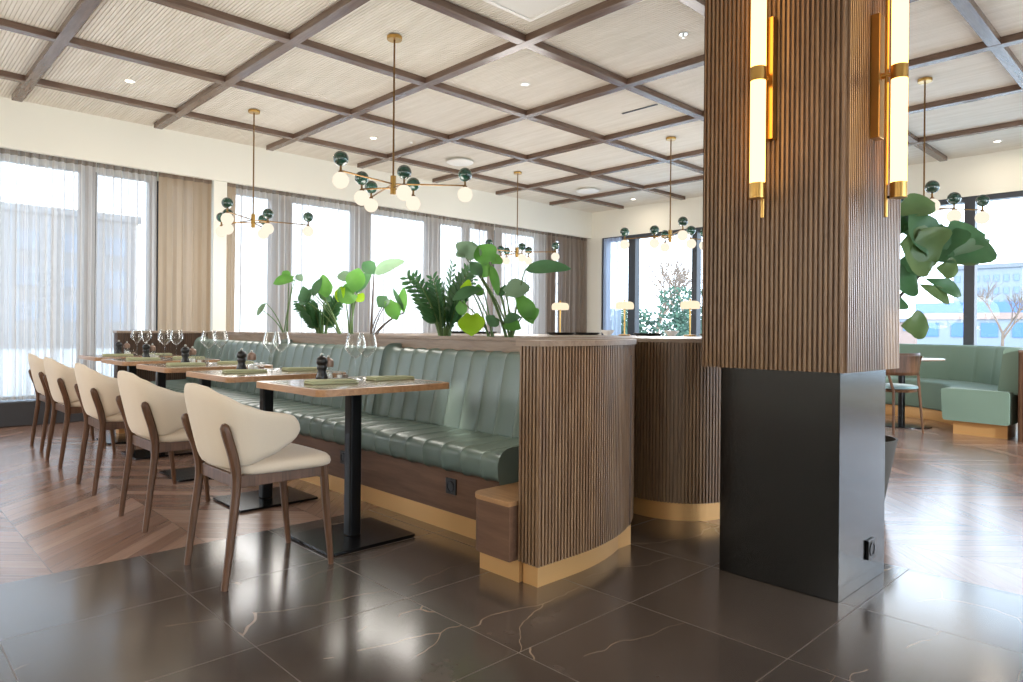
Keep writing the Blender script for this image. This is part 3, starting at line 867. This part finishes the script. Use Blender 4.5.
def make_bowl():
    t = empty('serving_bowl')
    MB().lathe([(0, 0), (.03, 0), (.032, .006), (.055, .03), (.062, .046), (.058, .046), (.05, .03), (.028, .01), (0, .009)], n=24).build('bowl_body', 'porcelain', t); return t
bw = make_bowl()
for i, (x, y, lab) in enumerate([(4.75, 3.72, 'white bowl left of the middle mushroom lamp'), (4.93, 3.19, 'white bowl left of the mushroom lamp nearest the pillar')]):
    t = bw if i == 0 else copy_tree(bw)
    t.location = (x, y, .9935); tag(t, lab, 'bowl', 'white bowls on the island counter')

# ------------------------------------------------------------------ plants
def W(u, v, Z):
    """point at depth Z seen at pixel u,v of the survey photo"""
    return Vector((0, 0, HC))+Z*(FW+(u-511.5)/F*RT+(330.3-v)/F*UP)
def leaf_mesh(mb, base, tip, width, up=(0, 0, 1), droop=.15, shape='ovate', fold=.25, nseg=9, wav=0.0):
    base, tip = Vector(base), Vector(tip); ax = tip-base; L_ = ax.length; ax.normalize()
    up = Vector(up); side = ax.cross(up)
    if side.length < .05: side = ax.cross(Vector((1, 0, .2)))
    side.normalize(); nrm = side.cross(ax).normalized(); rows = []
    for i in range(nseg+1):
        t = i/nseg
        if shape == 'heart': w_ = (math.sin(PI*min(1, (t+.10)/1.10))**.75) if t < .999 else 0.02
        elif shape == 'paddle': w_ = math.sin(PI*t**.8)**.6 if 0 < t < 1 else .04
        elif shape == 'fiddle': w_ = (math.sin(PI*min(t, .999)**1.35)**.7)*(1-.25*math.exp(-((t-.3)/.12)**2)) if 0 < t < 1 else .06
        else: w_ = math.sin(PI*t)**.8 if 0 < t < 1 else .03
        w_ = max(w_, .03)*width/2
        c = base+ax*L_*t+nrm*(droop*L_*(4*t*(1-t))*.5)
        r = []
        for q in (-1, -.55, 0, .55, 1):
            r.append(c+side*w_*q+nrm*(fold*w_*abs(q)**1.3+wav*width*math.sin(9*t+q*2)))
        if shape == 'heart' and i == 0:
            for j, q in enumerate((-1, -.55, 0, .55, 1)): r[j] = r[j]-ax*L_*.10*abs(q)
        rows.append(r)
    return mb.grid(rows)
def stemtube(mb, a, c, bend, r0=.006, r1=.003, n=8):
    a, c = Vector(a), Vector(c); mid = (a+c)/2+Vector(bend)
    pts = [a*(1-t)**2+mid*2*t*(1-t)+c*t*t for t in [i/n for i in range(n+1)]]
    mb.tube(pts, [r0+(r1-r0)*i/n for i in range(n+1)], 7)
def pot(e, r=.085, h=.14, mat='pot_dark'):
    MB().lathe([(0, 0), (r*.78, 0), (r, h), (r*1.03, h+.004), (r*.96, h+.002), (r*.93, h-.02)], n=24).build('pot', mat, e)
    MB().lathe([(0, h-.02), (r*.94, h-.022)], n=20).build('soil', 'soil', e)
def broad_plant(name, u0, Zd, leaves, label, cat='plant', matd='leaf_mid', base_z=.936, stemmat='stem_green'):
    """leaves: (ub,vb, ut,vt, width_m, mat, dz depth offset)"""
    y = Zd[1]; bx_, by_ = Zd[0], Zd[1]
    e = empty(name, (bx_, by_, base_z)); o0 = Vector((bx_, by_, base_z))
    depth = o0.x*FW.x+o0.y*FW.y
    pot(e, .06, .03)
    for (ub, vb, ut, vt, wd, mt, do, dt, shp) in leaves:
        p0 = W(ub, vb, depth+do)-o0; p1 = W(ut, vt, depth+dt)-o0
        st = MB(); a = Vector((random.uniform(-.02, .02), random.uniform(-.02, .02), 0.0))
        out_ = Vector((p0.x, p0.y, 0)); stemtube(st, a, p0, -out_*.22+Vector((0, 0, .04)), .0065, .0035)
        stem = st.build('stem', stemmat, e)
        leaf_mesh(MB(), p0, p1, wd*1.3, up=(-FW*1.0+Vector((random.uniform(-.3, .3), random.uniform(-.3, .3), .6))) , shape=shp, droop=random.uniform(.08, .22), wav=.02).build('leaf', mt, stem, angle=180)
    tag(e, label, cat, 'plants in the planter behind the banquette'); return e
def py_at(u): # y on the planter centre line seen at column u
    d = FW+(u-511.5)/F*RT; return PXC/d.x*d.y
def zz_plant(u0, height, spread, nst, label, seed, leafl=.085):
    rnd = random.Random(seed); e = empty('zz_plant', (PXC, py_at(u0), .936)); pot(e, .075, .035)
    st = MB(); lf = MB()
    for k_ in range(nst):
        a = 2*PI*k_/nst+rnd.uniform(-.3, .3); el = rnd.uniform(.15, 1)
        rr = spread*(rnd.uniform(.35, 1)); hh = height*rnd.uniform(.62, 1.0)*(1-.30*rr/spread)
        tipv = Vector((rr*math.cos(a), rr*math.sin(a), hh)); a0 = Vector((.03*math.cos(a), .03*math.sin(a), .03))
        mid = Vector((tipv.x*.35, tipv.y*.35, hh*.62)); n_ = 12
        pts = [a0*(1-t)**2+mid*2*t*(1-t)+tipv*t*t for t in [i/n_ for i in range(n_+1)]]
        st.tube(pts, [.0075*(1-i/n_)+.002 for i in range(n_+1)], 6)
        for i in range(3, n_+1):
            t_ = (pts[min(i+1, n_)]-pts[i-1]).normalized(); sd = t_.cross(Vector((math.sin(a), -math.cos(a), .2))).normalized()
            for s in (-1, 1):
                d_ = (sd*s*.9+t_*.75).normalized(); l_ = leafl*rnd.uniform(.8, 1.15)*(1-.35*(i/n_)**3)
                leaf_mesh(lf, pts[i], pts[i]+d_*l_, l_*.34, up=sd.cross(t_), droop=.1, nseg=5, fold=.2)
    st.build('stem', 'stem_green', e); lf.build('foliage', 'leaf_zz', e, angle=180)
    tag(e, label, 'plant', 'plants in the planter behind the banquette'); return e
zz_plant(322, .50, .22, 15, 'bushy dark green feathery plant in front of the second sheer curtain, left one', 3)
zz_plant(445, .62, .30, 17, 'tall dark feathery plant left of the largest leafy plant', 5, .095)
broad_plant('philodendron', 0, (PXC, py_at(286)), [
    (293, 279, 273, 284, .085, 'leaf_mid', 0, -.03, 'heart'), (289, 278, 283, 271, .06, 'leaf_mid', .03, .05, 'heart'), (296, 276, 303, 281, .06, 'leaf_grey', 0, .02, 'heart'),
    (260, 309, 266, 303, .03, 'leaf_grey', 0, .02, 'ovate'), (266, 303, 257, 316, .045, 'leaf_grey', 0, .0, 'ovate')],
    'slender plant with bright round leaves, leftmost in the planter')
broad_plant('philodendron', 0, (PXC, py_at(341)), [
    (319, 289, 333, 287, .17, 'leaf_mid', 0, .03, 'heart'), (313, 297, 322, 278, .06, 'leaf_dark', 0, 0, 'ovate'), (308, 303, 303, 286, .07, 'leaf_dark', .03, 0, 'ovate'),
    (318, 292, 331, 301, .06, 'leaf_dark', .03, .05, 'ovate'), (312, 292, 300, 305, .10, 'leaf_dark', .05, .05, 'heart')],
    'plant with one large pale heart leaf on a slanting stem above the left feathery plant')
broad_plant('elephant_ear', 0, (PXC, py_at(351)), [
    (353, 279, 337, 276, .075, 'leaf_grey', 0, .02, 'paddle'), (354, 294, 338, 301, .15, 'leaf_mid', -.02, -.08, 'heart'), (353, 293, 359, 268, .12, 'leaf_mid', -.03, 0, 'ovate'),
    (356, 294, 372, 272, .09, 'leaf_dark', .03, .05, 'ovate'), (352, 297, 345, 284, .09, 'leaf_mid', .02, .02, 'ovate'),
    (357, 296, 364, 301, .07, 'leaf_bright', .02, .02, 'heart'), (343, 288, 338, 302, .07, 'leaf_bright', -.04, -.04, 'heart')],
    'plant with yellow-green leaves on upright stems, centre of the planter')
broad_plant('bird_of_paradise', 0, (PXC, py_at(371)), [
    (374, 274, 405, 261, .085, 'leaf_grey', 0, .02, 'paddle'), (374, 274, 363, 262, .09, 'leaf_dark', 0, 0, 'ovate'),
    (388, 299, 378, 307, .10, 'leaf_dark', .02, 0, 'heart'), (388, 302, 397, 320, .10, 'leaf_mid', 0, 0, 'heart'),
    (404, 313, 404, 287, .06, 'leaf_mid', .02, .03, 'ovate'), (405, 312, 393, 288, .03, 'leaf_dark', .02, .03, 'ovate')],
    'plant with a long pale paddle leaf pointing right, left of the second feathery plant', stemmat='bark')
broad_plant('bird_of_paradise', 0, (PXC, py_at(511)), [
    (466, 258, 473, 242, .13, 'leaf_grey', 0, .02, 'heart'), (470, 262, 482, 276, .06, 'leaf_dark', 0, 0, 'ovate'), (466, 255, 458, 250, .08, 'leaf_grey', 0, .02, 'heart'),
    (489, 262, 479, 245, .12, 'leaf_mid', 0, 0, 'heart'), (491, 262, 500, 256, .12, 'leaf_mid', .03, .05, 'heart'), (489, 263, 480, 277, .08, 'leaf_mid', 0, .03, 'ovate'),
    (490, 265, 498, 296, .045, 'leaf_mid', 0, -.02, 'paddle'),
    (525, 270, 571, 269, .075, 'leaf_dark', .0, .0, 'paddle'),
    (506, 293, 530, 287, .105, 'leaf_grey', -.02, 0, 'heart'), (505, 293, 499, 290, .07, 'leaf_dark', 0, 0, 'heart'),
    (519, 297, 533, 324, .085, 'leaf_mid', -.04, -.04, 'heart'), (528, 310, 535, 320, .08, 'leaf_mid', -.04, -.04, 'heart'),
    (503, 322, 521, 317, .06, 'leaf_dark', -.05, -.08, 'ovate'), (505, 324, 521, 329, .07, 'leaf_mid', -.05, -.1, 'heart'),
    (496, 318, 489, 326, .08, 'leaf_dark', -.04, -.05, 'heart')],
    'largest leafy plant with broad paddle leaves, nearest the slatted end')
broad_plant('philodendron', 0, (PXC, py_at(492)), [
    (483, 289, 452, 301, .07, 'leaf_dark', 0, -.03, 'ovate'), (470, 289, 461, 286, .08, 'leaf_bright', .02, .04, 'heart'), (474, 291, 484, 292, .07, 'leaf_mid', .02, .04, 'heart'),
    (472, 315, 472, 336, .13, 'leaf_bright', -.05, -.10, 'heart'), (462, 302, 462, 316, .06, 'leaf_mid', .05, .05, 'heart')],
    'plant with a glowing yellow-green heart leaf hanging over the planter edge')

# fiddle-leaf fig in its pot behind the pillar
fe = empty('fiddle_leaf_fig', (4.30, 1.50, 0)); fo = Vector((4.30, 1.50, 0))
MB().lathe([(0, 0), (.13, 0), (.135, .01), (.205, .40), (.212, .42), (.200, .42), (.19, .38)], n=32).build('pot', 'pot_grey', fe)
MB().lathe([(0, .39), (.19, .385)], n=24).build('soil', 'soil', fe)
FD = fo.x*FW.x+fo.y*FW.y
tk = MB(); A = Vector((0, 0, .38)); B_ = Vector((-.02, .05, .95)); C_ = W(896, 300, FD)-fo
tk.tube(catmull([A, B_, C_, W(913, 282, FD)-fo, W(936, 262, FD)-fo], 5), [.014, .013, .013, .012, .012, .011, .011, .010, .010, .009, .009, .009, .008, .008, .007, .007, .007, .006, .005, .005, .004], 8)
tk.tube(catmull([B_, W(885, 250, FD)-fo, W(893, 215, FD)-fo], 5), [.011]*3+[.008]*8, 8)
trunk = tk.build('trunk', 'stem_brown', fe)
for (ub, vb, ut, vt, wd, mt, do, dt) in [
    (934, 264, 908, 215, .16, 'leaf_dark', 0, -.06), (934, 266, 900, 246, .22, 'leaf_fig', 0, -.1), (938, 262, 985, 236, .22, 'leaf_dark', 0, .05),
    (936, 262, 943, 225, .20, 'leaf_dark', 0, .1), (938, 262, 975, 258, .13, 'leaf_fig', 0, .05), (936, 268, 958, 272, .10, 'leaf_fig', 0, -.05),
    (922, 276, 896, 262, .16, 'leaf_dark', 0, .1), (918, 280, 893, 285, .14, 'leaf_dark', 0, -.05), (925, 279, 961, 296, .075, 'leaf_dark', 0, 0),
    (918, 284, 949, 304, .08, 'leaf_fig', 0, -.05), (901, 326, 929, 328, .13, 'leaf_fig', 0, -.05), (890, 215, 935, 204, .12, 'leaf_fig', 0, 0),
    (889, 225, 925, 232, .13, 'leaf_dark', 0, .05), (892, 310, 902, 298, .08, 'leaf_dark', 0, 0), (888, 240, 915, 205, .15, 'leaf_dark', 0, .1),
    (940, 260, 990, 240, .06, 'leaf_grey', 0, .03), (892, 212, 880, 190, .14, 'leaf_dark', 0, .1), (934, 264, 920, 230, .18, 'leaf_fig', 0, -.1)]:
    leaf_mesh(MB(), W(ub, vb, FD+do)-fo, W(ut, vt, FD+dt)-fo, wd*1.5, up=(-FW*1.1+Vector((random.uniform(-.4, .4), random.uniform(-.4, .4), .55))), shape='fiddle', droop=.12, wav=.035).build('leaf', mt, trunk, angle=180)
tag(fe, 'tall fiddle-leaf fig in a grey pot behind the pillar', 'plant')

# ------------------------------------------------------------------ booth on the right
be = empty('corner_booth', (9.3, 2.3, 0))
def bo(mb, name, mat, **kw):
    o = mb.build(name, mat, be, **kw); o.location = -be.location; return o
BC = (8.41, 3.04)     # centre of the curved booth; opening towards the camera
def ring(r0, r1, z0, z1, a0, a1, n=40, crown=0.0, chan=0.0, rnd=.03):
    rows = []
    for i in range(n*4+1):
        a = math.radians(a0+(a1-a0)*i/(n*4)); g = -chan*(1-abs(math.sin(PI*i/16))**.35)
        ca, sa = math.cos(a), math.sin(a)
        prof_ = rprof([(r0, z0), (r0+crown, z1), (r1, z1), (r1, z0)], rnd, 3)
        rows.append([(BC[0]+(r+(g if r < (r0+r1)/2 else 0))*ca, BC[1]+(r+(g if r < (r0+r1)/2 else 0))*sa, z) for r, z in prof_])
    mb = MB().grid(rows, closed=True); m_ = len(rows[0])
    mb.add(rows[0], [tuple(range(m_))]); mb.add(rows[-1], [tuple(range(m_-1, -1, -1))]); return mb
A0, A1 = -100, 40
bo(ring(1.02, 1.62, .14, .47, A0, A1, crown=-.02), 'seat', 'booth_fabric', angle=60, fix=True)
bo(ring(1.50, 1.70, .44, .90, A0+4, A1, crown=.05, chan=.018, rnd=.045), 'backrest', 'booth_fabric', angle=60, fix=True)
bo(ring(1.10, 1.58, 0, .14, A0+3, A1, rnd=.002), 'plinth', 'brass_plinth', fix=True)
tag(be, 'curved green upholstered booth by the right windows', 'booth')
# reddish slatted partition at the right edge
e = empty('slatted_partition', (8.1, 1.2, 0))
pth = [(8.10, 1.36), (8.10, 1.28)]+arc(8.35, 1.28, .25, 180, 270, 8)[1:]+[(9.6, 1.03)]
fl = fluted(MB(), pth, .0, .86, .03, .02, .01, side=1); o = fl.build('slatted_panel', 'walnut', e); o.location = -e.location
o = MB().prism([(x+.011, y+.011) for x, y in pth]+[(9.6, 1.36)], 0, .86).build('body', 'walnut', e); o.location = -e.location
o = MB().prism([(x-.01, y-.01) for x, y in pth]+[(9.62, 1.37), (8.09, 1.37)], .86, .885).build('cap', 'walnut_x', e, fix=True); o.location = -e.location
tag(e, 'reddish-brown slatted partition end beside the booth, at the right edge', 'partition')
# round table in the booth
t = empty('round_table', (8.56, 2.52, 0))
MB().lathe([(0, .735), (.40, .735), (.42, .742), (.42, .757), (.405, .762), (0, .762)], n=36).build('table_top', 'table_veneer', t)
MB().tube([(0, 0, .015), (0, 0, .735)], .035, 16).build('pole', 'black_metal', t)
MB().lathe([(0, 0), (.30, 0), (.30, .01), (.05, .018), (0, .018)], n=36).build('base_disc', 'steel_base', t)
tag(t, 'small round table on a black disc base inside the green booth', 'table')
# walnut chair with teal pad
t = empty('bentwood_chair', (7.97, 2.42, 0), math.radians(62))      # faces +x local
MB().lathe([(0, .455), (.2, .455), (.225, .465), (.22, .485), (.18, .495), (0, .497)], n=28).build('seat_pad', 'pad_teal', t)
MB().lathe([(0, .425), (.21, .425), (.215, .44), (.2, .455), (0, .455)], n=28).build('seat_ring', 'walnut', t)
rows = []
for zz in (.60, .64, .72, .80, .83):
    rows.append([(-.20*math.cos(q_)-.04*(zz-.6), .25*math.sin(q_), zz) for q_ in [math.radians(-62+124*i/12) for i in range(13)]])
MB().grid(rows).build('backrest', 'walnut', t, solid=.014)
for s in (-1, 1):
    MB().tube([(.15, s*.15, .43), (.20, s*.19, 0)], [.016, .011], 8).build('leg', 'walnut', t)
    MB().tube([(-.19, s*.19, 0), (-.16, s*.165, .44), (-.108, s*.20, .66), (-.14, s*.215, .80)], [.011, .016, .013, .009], 8).build('leg', 'walnut', t)
tag(t, 'dark wooden chair with a blue-grey seat pad beside the booth table', 'chair')
for (mk, loc, lab, cat) in ((make_mill, (8.42, 2.72, .763), 'dark pepper mill on the round booth table', 'pepper mill'),
                            (make_napkin, (8.66, 2.42, .763), 'folded napkin on the round booth table', 'napkin'),
                            (make_glass, (8.62, 2.68, .763), 'wine glass on the round booth table', 'wine glass')):
    q = copy_tree(protos[mk]); q.location = loc; tag(q, lab, cat)
    if 'group' in q.keys(): del q['group']

# ------------------------------------------------------------------ outside
plain('ext_pale', '7d848c', .8, var=.05); plain('ext_brick', '947d73', .8, var=.08); plain('ext_blue', '4b6c9f', .6); plain('ext_window', '66788c', .2)
plain('ext_greyblue', '74777d', .8, var=.06); plain('ext_ground', 'c9c9c6', .9, var=.05); plain('hedge_green', '4f6d5b', .9, var=.3, vs=6)
struct(MB().box(-80, 140, -80, 140, -.5, -.12).build('ground', 'ext_ground'))
def building(loc, sx, sy, h, mat, label, nx, nz, face):
    e = empty('building', loc)
    MB().box(-sx/2, sx/2, -sy/2, sy/2, 0, h).build('walls', mat, e)
    MB().box(-sx/2-.2, sx/2+.2, -sy/2-.2, sy/2+.2, h, h+.35).build('roof', 'ext_greyblue', e)
    for i in range(nx):
        for j in range(nz):
            zz = 1.4+j*(h-1.5)/nz; hh = (h-1.5)/nz*.55
            if face == '-y':
                x0 = -sx/2+(i+.25)*sx/nx; mb = MB().box(x0, x0+sx/nx*.5, -sy/2-.06, -sy/2+.02, zz, zz+hh)
            else:
                y0 = -sy/2+(i+.25)*sy/nx; mb = MB().box(-sx/2-.06, -sx/2+.02, y0, y0+sy/nx*.5, zz, zz+hh)
            mb.build('window', 'ext_window', e)
    tag(e, label, 'building'); return e
building((3.5, 46, -.12), 16, 8, 6.9, 'ext_greyblue', 'blue-grey building seen through the far left sheer curtains', 8, 3, '-y')
building((73, 14.3, -.12), 4, 5.0, 6.9, 'ext_pale', 'pale flat-roofed office block outside the right window', 7, 5, '-x')
building((70, 21.5, -.12), 4, 5, 2.2, 'ext_brick', 'low pinkish building outside, behind the fig leaves', 4, 1, '-x')
# awning band of the shop front across the street
e = empty('street_awning', (58, 11.3, 2.55))
MB().box(-1, 1, -4.6, 4.6, 0, .75).build('canopy', 'ext_blue', e); MB().box(-1.05, 1.0, -4.6, 4.6, -.45, 0).build('fascia', 'ext_brick', e)
MB().box(-.9, .9, -4.5, 4.5, -2.67, -.45).build('shop_front', 'ext_pale', e)
for i in range(5): MB().box(-.96, -.88, -4.1+i*1.8, -3.1+i*1.8, -1.7, -.7).build('window', 'ext_blue', e)
tag(e, 'shop front with a blue awning band outside the right window', 'shop front')
def tree(loc, h, seed, label):
    rnd = random.Random(seed); e = empty('bare_tree', loc); mb = MB()
    def grow(p, d, l, r, lv):
        q = p+d*l; mb.tube([p, p+d*l*.5+Vector((rnd.uniform(-.03, .03)*l, rnd.uniform(-.03, .03)*l, 0)), q], [r, r*.85, r*.68], 6, caps=False)
        if lv == 0: return
        for k_ in range(3 if lv > 1 else 2):
            nd = (d+Vector((rnd.uniform(-.75, .75), rnd.uniform(-.75, .75), rnd.uniform(-.05, .5)))).normalized()
            grow(q if k_ else p+d*l*.8, nd, l*rnd.uniform(.62, .82), r*.62, lv-1)
    grow(Vector((0, 0, 0)), Vector((0, 0, 1)), h*.33, h*.022, 5)
    mb.build('trunk_and_branches', 'bark', e); tag(e, label, 'tree', 'bare trees outside'); return e
tree((25.4, 17.15, -.12), 4.6, 4, 'bare tree outside the corner window, left of two'); tree((29.5, 18.3, -.12), 5.2, 9, 'bare tree outside the corner window, right of two')
tree((36.3, 6.7, -.12), 3.6, 12, 'bare tree with forked trunk outside the window at the right edge')
def hedge(loc, sx, sy, h, seed, label):
    rnd = random.Random(seed); mb = MB()
    for k_ in range(2600):
        a = rnd.uniform(-1, 1); bq = rnd.uniform(-1, 1); zz = rnd.random()**.6*h*(.75+.25*math.sin(a*7+seed))
        c = Vector((a*sx/2, bq*sy/2, zz)); d = Vector((rnd.uniform(-1, 1), rnd.uniform(-1, 1), rnd.uniform(-.2, 1))).normalized()*.15
        s1 = d.cross(Vector((rnd.random(), rnd.random(), rnd.random()))).normalized()*.05
        mb.add([c-d*.5-s1*.3, c+s1, c+d*.5, c-s1], [(0, 1, 2, 3)])
    mb.sphere((0, 0, h*.35), .5, 12, 8)
    mb.v[-1] = mb.v[-1]
    e = empty('hedge', loc); o = mb.build('foliage', 'hedge_green', e); o['kind'] = 'stuff'
    MB().tube([(0, 0, 0), (0, 0, h*.5)], [.1, .05], 8).build('stem', 'bark', e)
    tag(e, label, 'hedge'); return e
hedge((18.4, 13.6, -.12), 1.3, 1.5, 1.9, 2, 'pale green bush outside the corner window, left one'); hedge((19.3, 11.75, -.12), 1.5, 1.8, 2.6, 6, 'taller pale green bush outside the corner window, beside the pillar')

# ------------------------------------------------------------------ light
w_ = bpy.data.worlds.new('sky'); sc.world = w_; w_.use_nodes = True
nt = w_.node_tree; nt.nodes.clear()
out = nt.nodes.new('ShaderNodeOutputWorld'); bg = nt.nodes.new('ShaderNodeBackground')
tc = nt.nodes.new('ShaderNodeTexCoord'); sp_ = nt.nodes.new('ShaderNodeSeparateXYZ'); rp = nt.nodes.new('ShaderNodeValToRGB')
nt.links.new(tc.outputs['Generated'], sp_.inputs[0]); nt.links.new(sp_.outputs[2], rp.inputs[0])
rp.color_ramp.elements[0].position = 0.0; rp.color_ramp.elements[0].color = (.98, .985, 1, 1)
rp.color_ramp.elements[1].position = .5; rp.color_ramp.elements[1].color = (.72, .85, 1, 1)
nt.links.new(rp.outputs[0], bg.inputs[0]); bg.inputs[1].default_value = 4.0
nt.links.new(bg.outputs[0], out.inputs[0])

sl = bpy.data.lights.new('sun', 'SUN'); sl.energy = 3.2; sl.angle = .01; sl.color = (1, .93, .82)
so = bpy.data.objects.new('sun', sl); COL.objects.link(so)
sd_ = Vector((.51*.966, .86*.966, -.259)).normalized(); so.rotation_euler = sd_.to_track_quat('-Z', 'Y').to_euler()
for (lx, ly, tx, ty, tz, en) in ((2.2, .45, 2.35, 1.87, .45, 80),):
    l = bpy.data.lights.new('spot_downlight', 'SPOT'); l.energy = en; l.spot_size = math.radians(42); l.spot_blend = .8; l.shadow_soft_size = .05; l.color = (1, .83, .62)
    o = bpy.data.objects.new('spot_downlight', l); COL.objects.link(o); o.location = (lx, ly, 3.28)
    o.rotation_euler = Vector((tx-lx, ty-ly, tz-3.28)).to_track_quat('-Z', 'Y').to_euler()
def ceiling_light(x, y, z, power, size=.5, col=(1, .86, .7)):
    l = bpy.data.lights.new('room_light', 'AREA'); l.shape = 'DISK'; l.size = size; l.energy = power; l.color = col
    o = bpy.data.objects.new('room_light', l); COL.objects.link(o); o.location = (x, y, z); return o
for x, y in ((1.90, 7.19), (4.58, 7.19), (9.90, 7.21), (9.91, 1.90)):
    ceiling_light(x, y, HT-.012, 4, .08)
for x, y in ((3.10, 4.575), (3.10, 7.19), (7.05, 7.2), (7.06, 4.6), (7.03, 1.9), (3.1, -1.8), (-.9, 1.9), (-.9, 4.6), (-.9, -.8), (7.0, -.8), (-.9, 7.2), (3.1, -3.2)):  # added point fills floating below chandeliers and in empty spots to brighten the ceiling
    l = bpy.data.lights.new('fill_light', 'POINT'); l.energy = 8 if (x, y) == (7.03, 1.9) else 43; l.shadow_soft_size = .45; l.color = (1, .95, .89)
    o = bpy.data.objects.new('fill_light', l); COL.objects.link(o); o.location = (x, y, 1.6)

sc.view_settings.view_transform = 'Standard'; sc.view_settings.look = 'None'
sc.view_settings.gamma = 1; sc.view_settings.exposure = 0.62
sc.cycles.use_denoising = True
sc.cycles.max_bounces = 12; sc.cycles.diffuse_bounces = 6; sc.cycles.transparent_max_bounces = 16
sc.cycles.sample_clamp_indirect = 6
sc.cycles.caustics_reflective = False; sc.cycles.caustics_refractive = False
